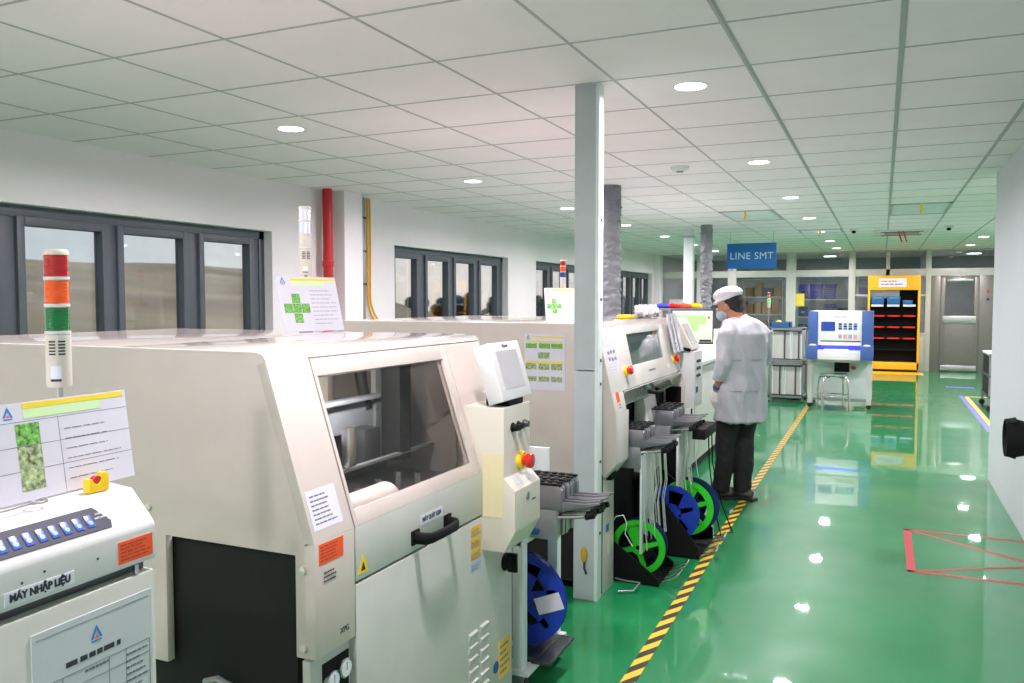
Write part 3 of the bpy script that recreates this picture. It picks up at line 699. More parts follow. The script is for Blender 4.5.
# tape dispenser
r = thing('tape_dispenser', 'small yellow tape dispenser on top of the white loader', 'tape dispenser', (-1.165,.935,1.237))
MB().prism([(.920,1.236),(.957,1.236),(.958,1.262),(.953,1.267),(.946,1.266),(.943,1.253),(.937,1.248),(.930,1.252),(.926,1.259),(.921,1.259)],'x',-1.178,-1.162).build('body', yellow, r, bevel=.002)
MB().tube([(-1.175,.938,1.2545),(-1.165,.938,1.2545)],.0075,18).build('tape_roll', mat('red_tape_roll',(205,50,50),.4), r, smooth=True)
t = tag(MB().tube([(-1.15,.70,1.2445),(-1.152,.78,1.2445),(-1.158,.815,1.2445)]+[(-1.158+.010*math.cos(a*.7),.828+.014*math.sin(a*.7),1.2445) for a in range(9)],.0018,6).build('key_ring', steel, smooth=True),'small metal key ring lying on the white loader','key ring')

def signal_tower(x, y, z0, zb, h, rad, cols, lab, stick=True, name='signal_tower'):
    r = thing(name, lab, 'signal light', (x,y,z0))
    MB().cyl((x,y,z0),(x,y,zb+.01),rad*.28,12).build('pole', steel, r, smooth=True)
    MB().lathe([(rad*1.1,z0),(rad*1.1,z0+.006),(rad*.5,z0+.012)],16,0,'z',(x,y,0)).build('pole_base', darkst, r, smooth=True)
    n = len(cols); hb = h*.38; hl = (h-hb-h*.03)/n
    b = MB().lathe([(rad*.96,zb),(rad,zb+.004),(rad,zb+hb)],28,0,'z',(x,y,0)).build('sounder_body', offw, r, smooth=True)
    if stick:
        q = MB()
        for i in range(5):
            for a0 in (-62,-18):
                a = math.radians(a0-20); a2 = math.radians(a0+12)
                for t in range(4):
                    t0 = a+(a2-a)*t/4; t1 = a+(a2-a)*(t+1)/4; zz = zb+hb*(.62+.06*i)
                    q.add([(x+(rad+.0005)*math.cos(u),y+(rad+.0005)*math.sin(u),w) for u,w in ((t0,zz),(t1,zz),(t1,zz+hb*.03),(t0,zz+hb*.03))],[(0,1,2,3)])
        q.build('sound_slots', inkd, b)
        q = MB()
        for t in range(6):
            t0 = math.radians(-75+t*8); t1 = math.radians(-75+(t+1)*8)
            q.add([(x+(rad+.0005)*math.cos(u),y+(rad+.0005)*math.sin(u),w) for u,w in ((t0,zb+.01),(t1,zb+.01),(t1,zb+.036),(t0,zb+.036))],[(0,1,2,3)],0)
            q.add([(x+(rad+.0008)*math.cos(u),y+(rad+.0008)*math.sin(u),w) for u,w in ((t0,zb+.01),(t1,zb+.01),(t1,zb+.014),(t0,zb+.014))],[(0,1,2,3)],1)
        q.build('rating_label', [stickw, inkd], b)
    for i,c in enumerate(cols):
        za = zb+hb+hl*i
        MB().lathe([(rad*.9,za),(rad*1.02,za+.002),(rad*1.02,za+hl*.14),(rad*.9,za+hl*.16)],28,0,'z',(x,y,0)).build('spacer_ring', white, r, smooth=True)
        prof = []
        for j in range(15): prof.append((rad*(.95 if j%2 else .975), za+hl*.16+(hl*.84)*j/14))
        MB().lathe(prof,36,0,'z',(x,y,0)).build('signal_lens', c, r)
    MB().lathe([(rad*1.02,zb+h-h*.04),(rad*1.02,zb+h-.004),(rad*.9,zb+h),(.001,zb+h+.001)],28,0,'z',(x,y,0)).build('cap', offw, r, smooth=True)
    return r
signal_tower(-1.27,.953,1.238,1.403,.231,.0195,[lgrn,lora,lred],'tall red, orange and green signal tower on the white loader')
signal_tower(-2.2,2.79,1.42,1.652,.285,.026,[offw,lgrey,lgrey],'unlit white signal tower rising behind the leaning sheet on the cream machine')

fm = frame((-2.2,2.44,1.424),(.09,1,0),(-.3,-.05,1)); fm2 = frame((-2.12,2.52,1.423),(.22,1,0),(-.35,-.12,1))
MP = frame((-2.155,2.60,1.4215),(.28,.96,0),(-.30,-.02,1))
sheet('leaning_instruction_sheet', 'laminated sheet with green photos standing on the cream machine top before the window', 'document', MP, .292,.23,'work')
MB()

# ================================================================== pick and place machine
y0, y1 = 4.054, 5.66
R_ = thing('pick_and_place_machine', 'long cream machine behind the post with dark window and two feeder openings', 'industrial machine', (-2.1,4.9,0))
XB, XM, XU = -1.307, -1.237, -1.336
prof = [(-2.96,.62),(-1.30,.62),(XM,.693),(XM,.957),(XU,1.395),(XU-.012,1.415),(XU-.03,1.425),(-2.96,1.425)]
MB().prism(prof,'y',y0,y0+.03).build('end_panel', cream, R_, bevel=.004)
MB().prism(prof,'y',y1-.03,y1).build('end_panel', cream, R_, bevel=.004)
MB().box(-2.96,XU-.03,y0+.03,y1-.03,1.39,1.4245).build('top_cover', cream_t, R_, bevel=.003)
MB().box(-2.96,-2.93,y0+.03,y1-.03,.1,1.39).build('back_panel', cream, R_)
for yy in (y0+.02,y1-.05): MB().box(-2.92,-1.37,yy,yy+.03,.05,.63).build('black_end_panel', black, R_)
MB().box(XB-.06,XB,y0-.01,y0+.2,0,.61).build('corner_post', greenw, R_, bevel=.004)
MB().box(XB-.02,XB+.004,y0-.017,y0-.010,.02,.64).build('dark_gap_strip', blackm, R_)  # black strip put in to draw the shaded gap beside the corner post
MB().box(XB,XB+.0012,y0+.06,y0+.11,.32,.36).build('blue_label', mat('label_blue',(70,100,180),.4), R_)
MB().box(XB,XB+.0012,y0+.08,y0+.12,.2,.3).build('pale_label', yelw, R_)
MB().box(XB-.04,XB+.03,y0+.06,y0+.14,.60,.68).build('latch_block', blackm, R_, bevel=.004)
S2 = slant(XM,.957,XU,1.395); L2 = math.hypot(XU-XM,1.395-.957)
# left cheek front
MB().prism([(XM-.1,.614),(-1.30,.614),(XM,.693),(XM,.957),(XM-.1,.957)],'y',y0+.03,y0+.235).build('left_cheek', cream2, R_, bevel=.003)
zl = .105  # slope position of hood's lower edge (z about 1.06)
hood = MB(S2)
wy0, wy1, wz0, wz1 = 4.53, 5.28, .225, .405
hood.box(y0+.03,wy0,zl,L2,-.03,0).box(wy1,y1-.03,zl,L2,-.03,0).box(wy0,wy1,zl,wz0,-.03,0).box(wy0,wy1,wz1,L2,-.03,0)
hood.box(y0+.03,y0+.2,0,zl,-.03,0)
hood = hood.build('hood', cream2, R_, bevel=.003)
MB(S2).box(wy0,wy1,wz0,wz1,-.016,-.01).build('hood_window', mat('dark_green_pane',(70,90,86),.06,spec=.7,coat=.8), hood)
lip = MB().prism([(-1.258,1.058),(-1.243,1.058),(-1.30,.965),(-1.315,.965)],'y',y0+.2,y1-.03).build('hood_lip', mat('glossy_lip',(166,172,162),.15,coat=.6), hood)
MB().prism([(-1.30,.964),(-1.31,.955),(-1.33,.955),(-1.33,.966)],'y',y0+.2,y1-.03).build('lip_edge_trim', ductl, hood)
hm = MB().tube([(-1.27,4.82,1.0),(-1.235,4.825,.995),(-1.225,4.86,.99),(-1.225,4.96,.99),(-1.235,4.985,.995),(-1.27,4.99,1.0)],.012,10)
h_ = hm.build('hood_handle', blackm, hood, smooth=True); h_['label'] = 'black bow handle'
for i,(yy,t,sh_) in enumerate(((4.37,.205,1),(5.50,.195,0))):
    e = MB(S2).lathe([(.028,0),(.028,.01),(.024,.013)],20,0,'z',(yy,t,0)).build('emergency_stop', yellow, R_, smooth=True)
    MB(S2).lathe([(.014,.010),(.014,.018),(.023,.022),(.025,.034),(.02,.042),(.001,.044)],20,0,'z',(yy,t,0)).build('stop_button', red, e, smooth=True)
    MB(S2).box(yy-.005,yy+.015,t-.075,t-.035,0,.001).build('small_label', paperg, e)
MB(S2).box(5.30,5.36,.15,.175,0,.002).build('rating_plate', yelw, R_)
MB(S2).box(4.85,5.0,.165,.175,0,.001).build('faint_lettering', ink, hood)
sp = sheet('parts_sheet', None, None, S2 @ Matrix.Translation((4.095,.21,.0)), .19,.2,'parts',parent=R_,thing_=False); sp['label'] = 'white sheet with small part sketches'
orange_tag(S2 @ Matrix.Translation((4.115,.055,0)), .055,.055,R_)
lines_on(S2 @ Matrix.Translation((4.13,.02,0)),0,.05,0,.03,2,R_)
# feeder openings, black interior, centre pillar
MB().box(-1.9,-1.375,y0+.2,y1-.03,.06,.95).build('black_cavity', blackm, R_)
MB().prism([(-1.36,.5),(-1.262,.5),(-1.262,.72),(-1.30,.955),(-1.36,.955)],'y',4.83,5.10).build('centre_pillar', cream2, R_, bevel=.004)
MB().box(-1.36,-1.252,y1-.034,y1-.0305,.08,.95).build('black_liner', blackm, R_)
MB().cyl((-1.288,5.0,.87),(-1.282,5.0,.87),.01,8).build('pillar_lock', grey, R_)
# control box at the far end
c2 = MB().prism([(-1.29,.80),(-1.174,.80),(-1.174,1.19),(-1.32,1.19)],'y',5.68,5.95).build('control_box', white, R_, bevel=.004)
for i in range(3):
    for j in range(2): MB().lathe([(.012,0),(.01,.012),(.001,.013)],12,0,'x',(-1.174,5.76+.07*j,1.12-.05*i)).build('panel_button', inkd, c2, smooth=True)
MB().box(-1.174,-1.172,5.73,5.80,.90,.94).build('slot_mark', inkd, c2)
c3 = MB(frame((-1.19,0,1.205),(0,1,0),(-.10,0,.2))).box(5.68,5.97,0,.245,-.08,0).build('operator_screen', offw, R_, bevel=.006)
MB(frame((-1.19,0,1.21),(0,1,0),(-.10,0,.2))).box(5.73,5.92,.035,.19,-.001,.001).build('screen_face', mat('dull_screen',(188,186,190),.25), c3)
MB().tube([(-1.30,5.67,1.30),(-1.27,5.67,1.215),(-1.20,5.67,1.20)],.012,8).build('screen_bracket', blackm, R_)
for (x,y) in ((-1.4,4.2),(-2.8,4.2),(-1.4,5.5),(-2.8,5.5)): MB().cyl((x,y,0),(x,y,.1),.03,12).build('foot', darkst, R_)
# sheets on it
sheet('wall_instruction_sheet', 'sheet with yellow bands and green photos on the end of the pick and place machine', 'document', frame((-1.748,y0-.002,1.068),(1,0,0),(0,0,1)), .232,.30,'rows')
sheet('standing_instruction_sheet', 'laminated sheet standing on the far machine just left of the square post', 'document', frame((-1.885,4.70,1.4265),(.8,.6,0),(-.12,.2,1)), .22,.20,'work')
for i,(yy,dx) in enumerate(((5.47,0),(5.53,.012),(5.58,.02))):
    tag(MB(S2).box(yy-.03,yy+.05,.235,.50,.03+dx,.033+dx).build('hanging_paper', paper), ('innermost','middle','outermost')[i]+' of three white paper strips hanging beside the dark machine window','paper','papers beside the machine window')
signal_tower(-2.6,6.89,1.162,1.64,.26,.026,[mat('signal_blue',(40,60,150),.3),lora,lred],'red and orange signal tower behind the standing sheet by the post', False)
# bag and coloured bits on top
b = MB()
for i in range(12): b.ball((-1.47+random.uniform(-.06,.05), 5.48+random.uniform(-.07,.08), 1.455+random.uniform(0,.035)), (random.uniform(.025,.05),random.uniform(.025,.05),random.uniform(.02,.035)), 8)
tag(b.build('crumpled_plastic_bag', plastbag, voxel=.009, vsm=1),'crumpled white plastic bag on top of the pick and place machine','plastic bag')
wrinkle(bpy.data.objects['crumpled_plastic_bag'], 28, 28, 20, .022)
tag(MB().box(-1.58,-1.49,5.16,5.32,1.425,1.45).build('yellow_cloth', yellow, bevel=.012),'flat yellow pouch on the machine beside the crumpled bag','pouch')

# inline machine (third) with monitor -----------------------------------
K = thing('reflow_conveyor_machine', 'long pale machine body behind the standing worker', 'industrial machine', (-2.1,8.5,0))
MB().box(-2.9,-1.504,6.02,11.1,.10,.93).build('lower_body', greenw, K, bevel=.006)
MB().box(-2.86,-1.56,6.04,11.08,.0,.11).build('plinth', black, K)
MB().prism([(-2.9,.95),(-1.47,.95),(-1.47,.985),(-1.56,1.02),(-1.66,1.13),(-2.1,1.16),(-2.9,1.16)],'y',6.02,11.1).build('upper_cover', white, K, bevel=.008)
MB().box(-2.88,-1.51,6.04,11.08,.925,.955).build('dark_gap', darkst, K)
for y in (7.3,8.6,9.9): MB().box(-1.505,-1.5015,y,y+.006,.12,.92).build('panel_joint', darkst, K)
for y in (7.2,8.5,9.8): MB().box(-1.504,-1.495,y-.06,y-.03,.5,.6).build('latch', blackm, K, bevel=.003)
MB().box(-2.6,-2.1,11.5,12.2,0,1.1).box(-2.65,-2.05,11.45,12.25,1.08,1.12).build('outfeed_box', greenw, K, bevel=.005)
nrm = V((.35,-.94,0)).normalized(); rt = V((.94,.35,0))
cM = un = None
mc = V((-1.51,7.2,1.312))
MM = frame(mc, rt, (0,0,1))
tint = mat('screen_green_tint', (160,205,130), .2, emit=(170,215,140), es=.25)
r = thing('computer_monitor', 'flat monitor with a pale green screen in front of the worker', 'monitor', (mc.x,mc.y,1.1))
MB(MM).box(-.185,.185,-.155,.155,-.04,0).build('bezel', mat('bezel_purple_grey',(72,70,88),.4), r, bevel=.004)
sc_ = MB(MM).box(-.172,.172,-.135,.138,-.001,.001).build('screen', screenm, r)
MB(MM).box(-.172,.172,.115,.138,.001,.0014).build('title_bar', mat('bar_lilac',(200,195,225),.3,emit=(200,195,225),es=.6), sc_)
MB(MM).box(-.165,.12,.02,.10,.001,.0013).box(-.165,.05,-.04,.02,.001,.0013).build('green_field', tint, sc_)
MB(MM).box(.06,.165,-.132,-.112,.001,.0016).build('task_bar', inkd, sc_)
MB(MM).box(.13,.15,.07,.09,.001,.0014).build('stop_icon', red, sc_)
MB().tube([(mc.x-.02,mc.y+.04,1.32),(mc.x-.10,mc.y+.10,1.30),(mc.x-.48,mc.y+.14,1.28),(mc.x-.48,mc.y+.14,1.18)],.018,12).lathe([(.07,1.164),(.07,1.172),(.03,1.19)],20,0,'z',(mc.x-.48,mc.y+.14,0)).build('stand', darkst, r, smooth=True)
for i,(a,c,lab) in enumerate(((-1.89,violet,'violet'),(-1.79,red,'red'),(-1.69,orange,'orange'),(-1.60,yellow,'yellow'))):
    tag(MB().tube([(a-.05,7.6+.02*i,1.486),(a+.0,7.6+.02*i,1.492),(a+.08,7.6+.02*i,1.486)],[.018,.026,.016],8,sq=(1,1.4)).build('marker_pouch', c, smooth=True), lab+' pouch in the row of coloured pouches above the monitor','pouch','coloured pouches above the monitor')
tag(MB().box(-1.98,-1.50,7.5,7.75,1.45,1.468).box(-1.97,-1.94,7.52,7.73,1.166,1.452).box(-1.80,-1.77,7.52,7.73,1.166,1.452).build('machine_top_rack', grey, bevel=.002),'low grey rack on the pale machine carrying coloured pouches','rack')
# ================================================================== feeders
def make_feeder(x, y, z, lab, grp):
    r = thing('tape_feeder', lab, 'feeder', (x,y,z), grp)
    w = .013
    MB().prism([(x-.20,z),(x,z),(x,z+.075),(x-.012,z+.092),(x-.20,z+.092)],'y',y-w,y+w).build('body', feedm, r, bevel=.002)
    q = MB().box(x-.195,x-.005,y-w*.8,y+w*.8,z+.092,z+.10)
    for i in range(5): q.box(x-.18+.035*i,x-.165+.035*i,y-w*.6,y+w*.6,z+.098,z+.103,1)
    q.build('top_rail', [blackm, darkst], r)
    MB().prism([(x,z-.005),(x+.10,z+.02),(x+.15,z+.035),(x+.15,z+.043),(x+.09,z+.032),(x,z+.03)],'y',y-w*.75,y+w*.75).build('tail_guide', feedm, r, bevel=.001)
    MB().box(x-.13,x-.02,y-w,y+w,z-.12,z-.002).build('mount_block', grey, r, bevel=.002)
    h = MB().tube([(x-.02,y,z-.03),(x+.06,y,z-.022),(x+.115,y,z-.012)],.007,8).build('release_lever', steel, r, smooth=True)
    MB().tube([(x+.095,y,z-.018),(x+.13,y,z-.008)],.012,10).build('lever_grip', blackm, h, smooth=True)
    return r
def bank(x, y, z, n, dy, nm, grp, desc):
    first = make_feeder(x, y, z, desc[0], grp)
    for i in range(1, n):
        c = copy_tree(first); c.location = (x-.0, y+dy*i, z+.0015*(i%3)); c['label'] = desc[i]
        if i % 3 == 1: c.location.x -= .006
ordn = ['first','second','third','fourth','fifth','sixth','seventh','eighth','ninth','tenth']
def descs(n, where): return ['%s metal tape feeder from the viewer %s' % (ordn[i], where) for i in range(n)]
bank(-1.16, 4.325, .752, 8, .036, 'a', 'feeders in the nearer opening', descs(8,'in the nearer machine opening'))
bank(-1.15, 4.97, .778, 9, .038, 'b', 'feeders in the farther opening', descs(9,'in the farther machine opening'))
bank(-1.115, 2.955, .735, 6, .036, 'c', 'feeders on the parked cart', descs(6,'in the row on the parked cart'))
# feeder cart between the printer and the post
r = thing('feeder_cart', 'pale steel feeder cart parked between the cream machine and the square post', 'cart', (-1.6,3.1,0))
post = ductl
for (x,y,nm) in ((-1.29,2.87,'a'),(-1.29,3.24,'b'),(-2.0,2.87,'c'),(-2.0,3.24,'d')):
    MB().box(x,x+.045,y,y+.045,.09,.64).build('post', post, r, bevel=.003)
    c = MB().cyl((x+.02,y+.01,.04),(x+.02,y+.035,.04),.04,16).build('caster', rubber, r)
    MB().box(x,x+.045,y,y+.045,.05,.095).build('caster_fork', grey, c)
for x in (-1.285,-1.995): MB().box(x,x+.035,2.87,3.285,.595,.635).build('cross_rail', post, r, bevel=.003)
for y in (2.87,3.25): MB().box(-2.0,-1.25,y,y+.03,.60,.635).build('side_rail', post, r, bevel=.003)
MB().box(-2.0,-1.22,2.86,3.29,.09,.11).build('bottom_tray', ductl, r)
MB().box(-2.0,-1.205,2.92,3.27,.635,.655).build('blue_mat', blueb, r, bevel=.004)
MB().box(-1.9,-1.25,2.93,3.2,.655,.66).build('feeder_plate', grey, r)
MB().box(-1.75,-1.28,3.22,3.24,.66,.92).build('back_board', ductl, r)
b = MB().box(-1.36,-1.22,2.95,3.2,.11,.13).box(-1.24,-1.16,2.94,3.22,.11,.125)
b.build('reel_tray', darkst, r, bevel=.002)

def reel(x, y, z, rad, m, lab, name='component_reel', label_patch=False, inner=.78, spokes=6, hubm=None):
    r = thing(name, lab, 'reel', (x,y,z-rad))
    b = MB()
    for yy in (y, y+.014):
        n = 48; vs=[]; 
        for k,(rr,a) in enumerate(((rad,0),(rad*inner,0))):
            for d in (0,.0022):
                vs += [(x+rr*math.cos(2*PI*j/n), yy+d, z+rr*math.sin(2*PI*j/n)) for j in range(n)]
        fs=[]
        for j in range(n):
            q=(j+1)%n
            fs += [(j,q,2*n+q,2*n+j),(n+j,3*n+j,3*n+q,n+q),(j,n+j,n+q,q),(2*n+j,2*n+q,3*n+q,3*n+j)]
        b.add(vs,fs)
        for s in range(spokes):
            a = 2*PI*s/spokes+.3; d = V((math.cos(a),0,math.sin(a))); p = V((-d.z,0,d.x))
            wide = .5 if s%3==1 else .12
            q0 = [V((x,yy,z))+d*rad*.2+p*rad*.1*(1+wide), V((x,yy,z))+d*rad*.2-p*rad*.1*(1+wide), V((x,yy,z))+d*rad*.8-p*rad*(.06+.55*(wide-.12)), V((x,yy,z))+d*rad*.8+p*rad*(.06+.55*(wide-.12))]
            b.add([tuple(v) for v in q0]+[(v.x,v.y+.0022,v.z) for v in q0],[(0,1,2,3),(7,6,5,4),(0,1,5,4),(1,2,6,5),(2,3,7,6),(3,0,4,7)])
    b.build('flanges', m, r)
    MB().lathe([(rad*.26,y-.001),(rad*.26,y+.018)],32,0,'y',(x,0,z)).build('hub', hubm or m, r, smooth=True)
    MB().lathe([(rad*.08,y-.002),(rad*.08,y+.0185)],20,0,'y',(x,0,z)).build('hub_hole', blackm, r)
    MB().lathe([(rad*.55,y+.004),(rad*.55,y+.012)],40,0,'y',(x,0,z)).build('wound_tape', blackm, r)
    if label_patch:
        a = math.radians(-12)
        MB(frame((x+rad*.40,y-.003,z-rad*.30),(.93,0,.37),(-.37,0,.93))).box(0,rad*.62,0,rad*.36,0,.001).build('reel_label', paper, r)
    return r
reel(-1.325,3.05,.323,.19,blue_r,'big blue reel with a white label in the parked cart',label_patch=True,inner=.6)
reel(-1.37,3.16,.31,.175,dblue_r,'darker blue reel just behind the labelled blue reel')
reel(-1.2,4.36,.185,.15,green_r,'bright green reel nearest the square post',spokes=4)
reel(-1.205,4.46,.183,.145,dblue_r,'dark reel hidden behind the nearest green reel')
reel(-1.15,4.93,.245,.17,blue_r,'blue reel standing under the farther feeders',inner=.35)
reel(-1.10,5.1,.245,.172,green_r,'green reel behind the blue reel under the farther feeders')
reel(-1.085,5.19,.245,.177,dblue_r,'dark blue reel farthest back under the farther feeders')
def reel_bin(dx, y0, y1, lab):
    r = thing('reel_bin', lab, 'bin', (-1.2+dx,(y0+y1)/2,0))
    pf = [(-1.357,.006),(-1.357,.245),(-1.30,.205),(-1.07,.04),(-1.07,.006)] if dx == 0 else [(-1.357,.006),(-1.357,.47),(-1.19,.345),(-.97,.07),(-.97,.006)]
    for y in (y0,y1): MB().prism(pf,'y',y,y+.012).build('side_plate', blackm, r)
    MB().box(-1.357,-1.07+dx,y0,y1+.012,0.004,.01).build('bottom_plate', blackm, r)
    MB().box(-1.357,-1.35,y0,y1+.012,.01,.2 if dx==0 else .44).build('back_plate', blackm, r)
    for k in range(2):
        yy = y0+.03+k*(y1-y0)*.55
        MB().tube([(-1.06+dx,yy,.02),(-.985+dx,yy,.055),(-.97+dx,yy,.075),(-.97+dx,yy+.085,.075),(-.985+dx,yy+.085,.055),(-1.06+dx,yy+.085,.02)],.006,8).build('wire_handle', steel, r, smooth=True)
    return r
reel_bin(0, 4.30, 4.64, 'black sloping reel bin holding the nearest green reel')
reel_bin(.10, 4.86, 5.32, 'black sloping reel bin holding the blue reels farther along')
# hanging waste tape
grpA, grpB = 'waste tape strips under the nearer feeders','waste tape strips under the farther feeders'
def strips(x, y, n, z0, z1, grp, lab):
    for i in range(n):
        xx = x+random.uniform(-.03,.03); yy = y+i*.034+random.uniform(-.006,.006); w = .011
        pts = [(xx,z1),(xx+.012,(z0+z1)/2+.06),(xx-.006,(z0+z1)/2-.05),(xx+.01,z0+random.uniform(-.02,.06))]
        b = MB(); 
        poly = [(p[0],p[1]) for p in pts]+[(p[0]+.0014,p[1]) for p in pts[::-1]]
        b.prism(poly,'y',yy-w,yy+w)
        o = b.build('waste_tape_strip', tapewh, smooth=True); tag(o, lab, 'tape strip', grp)
strips(-1.125,4.33,10,.20,.72,grpA,'thin white waste tape strip hanging under the nearer feeders')
strips(-1.085,4.97,10,.36,.75,grpB,'thin white waste tape strip hanging under the farther feeders')
t = tag(MB().box(-1.185,-1.172,4.33,4.60,.16,.70).build('guide_plate', ductl, bevel=.002),'pale upright plate behind the nearer hanging tapes','plate')
t = tag(MB().box(-1.135,-1.122,4.98,5.26,.33,.72).build('guide_plate', ductl, bevel=.002),'pale upright plate behind the farther hanging tapes','plate')
for i,(xa,ya_,xb,yb_,lab) in enumerate(((-1.0,5.28,-.92,5.33,'thin black cable hanging from the farther feeders, left one'),(-.985,5.31,-.86,5.42,'thin black cable hanging from the farther feeders, right one'))):
    tag(MB().tube([(xa,ya_,.76),(xa+.01,ya_,.5),((xa+xb)/2,(ya_+yb_)/2,.22),(xb,yb_,.03),(xb-.06,yb_+.05,.012)],.004,6).build('thin_cable', blackm, smooth=True),lab,'cable')
tag(MB().box(-1.04,-.96,4.98,5.34,.70,.765).build('black_cable_tray', blackm, bevel=.006),'black bracket under the tips of the farther feeders','bracket')
tag(MB().tube([(-1.35,4.31,.30),(-1.31,4.31,.36),(-1.27,4.31,.37),(-1.25,4.31,.33),(-1.26,4.31,.27),(-1.22,4.32,.2)],.003,8).build('white_wire_hook', white, smooth=True),'bent white wire curling above the nearest green reel','wire')
tag(MB().tube([(-1.42,3.5,.02),(-1.40,3.62,.03),(-1.42,3.75,.06),(-1.46,3.85,.06),(-1.6,3.9,.02)],.011,8).build('white_hose', white, smooth=True),'white hose looping behind the foot of the square post','hose')
tag(MB().tube([(-1.33,4.32,.012),(-1.25,4.25,.03),(-1.15,4.22,.04),(-1.17,4.16,.012),(-1.24,4.12,.012)],.005,8).build('floor_wire', grey, smooth=True),'loose grey wire on the floor by the corner post','wire')

# ================================================================== inspection machine, table, stool, racks
ty0, ty1 = 12.55, 13.35
r = thing('work_table', 'white steel table carrying the blue and white tester', 'table', (-.53,12.95,0))
for x in (-.965,-.185):
    for y in (ty0, ty1-.07):
        l = MB().box(x,x+.07,y,y+.07,.06,.66).build('leg', greenw, r, bevel=.004)
        MB().cyl((x+.035,y+.02,.035),(x+.035,y+.05,.035),.035,14).build('caster', rubber, l)
MB().box(-.97,-.11,ty0-.01,ty1,.655,.70).build('tabletop', greenw, r, bevel=.004)
MB().box(-.93,-.15,ty0+.35,ty0+.37,.08,.655).build('rear_panel', ductl, r)
MB().box(-.9,-.18,ty0+.02,ty0+.06,.1,.14).build('foot_rail', grey, r)
MB().box(-.62,-.42,ty0+.25,ty0+.35,.50,.65).build('black_box', blackm, r); MB().cyl((-.36,ty0+.34,.56),(-.36,ty0+.30,.56),.03,14).build('red_knob', red, r)
r = thing('bench_tester', 'blue and white bench tester with glowing blue slot and small screen', 'machine', (-.53,12.9,.70))
X0, X1, YF = -.965, -.11, 12.5
for x0_,x1_ in ((X0,X0+.135),(X1-.145,X1)):
    MB().box(x0_,x1_,YF-.02,YF+.7,.90,1.385).build('side_pod', machblue, r, bevel=.012)
    MB().box(x0_-.012,x1_+.005,YF-.12,YF+.7,.70,.90).build('lower_pod', machblue, r, bevel=.012)
    MB().lathe([(.05,.90),(.045,.915),(.001,.918)],18,0,'z',((x0_+x1_)/2,YF-.06,0)).build('palm_switch', offw, r, smooth=True)
MB().box(X0+.13,X1-.14,YF+.0,YF+.68,.90,1.385).build('housing', white, r, bevel=.008)
MB().prism([(YF-.005,.90),(YF-.005,.915),(YF,.97),(YF,.90)],'x',X0+.14,X1-.15).build('hood_edge', white, r)
MB().box(X0+.12,X1-.13,YF-.1,YF+.68,.70,.83).build('base', white, r, bevel=.006)
MB().box(X0+.13,X1-.14,YF+.12,YF+.14,.83,.90).build('glowing_slot', bluelit, r)
MB().box(X0+.22,X1-.32,YF-.05,YF+.1,.83,.838).build('lit_tray', whitelit, r)
fp = MB().box(X0+.165,X1-.16,YF-.006,YF,.965,1.245).build('front_panel', white, r, bevel=.002)
MB().box(X0+.165,X1-.16,YF-.009,YF-.004,.955,.967).build('panel_shadow_rail', inkd, fp)
s_ = MB().box(X0+.175,X0+.36,YF-.012,YF-.006,1.105,1.235).build('screen', mat('screen_frame',(25,35,80),.3), fp)
MB().box(X0+.185,X0+.35,YF-.014,YF-.012,1.115,1.225).build('display', scrblue, s_)
for i in range(4):
    for j in range(3):
        MB().box(X0+.405+.066*i,X0+.45+.066*i,YF-.012,YF-.006,1.19-.033*j,1.215-.033*j).build('key', plogo if (i+j)%2 else inkd, fp)
for i,mm in enumerate((inkd,red,inkd,red)): MB().box(X0+.405+.066*i,X0+.45+.066*i,YF-.010,YF-.006,1.0,1.055).build('key_block', mat('pale_key_%d'%(i%2),((150,155,170),(225,150,150))[i%2],.4), fp)
text('AUTO-TEST', .035, frame(((X0+X1)/2,YF-.001,1.30),(1,0,0),(0,0,1)), ink, r)
r = thing('round_stool', 'round steel stool with bent tube legs in front of the white table', 'stool', (-.57,12.3,0))
cx, cy = -.60, 12.22
MB().lathe([(.001,.49),(.18,.49),(.19,.497),(.19,.512),(.18,.52),(.001,.522)],30,0,'z',(cx,cy,0)).build('seat', steel, r, smooth=True)
for k in range(4):
    a = PI/4+k*PI/2+.25; d = V((math.cos(a),math.sin(a),0)); c0 = V((cx,cy,0))
    MB().tube([c0+d*.10+V((0,0,.48)),c0+d*.19+V((0,0,.48)),c0+d*.225+V((0,0,.45)),c0+d*.235+V((0,0,.38)),c0+d*.25+V((0,0,.01))],.016,10).build('leg', steel, r, smooth=True)
MB().tube([V((cx+.23*math.cos(2*PI*j/20),cy+.23*math.sin(2*PI*j/20),.22)) for j in range(20)],.007,8,closed=True).build('foot_ring', steel, r, smooth=True)

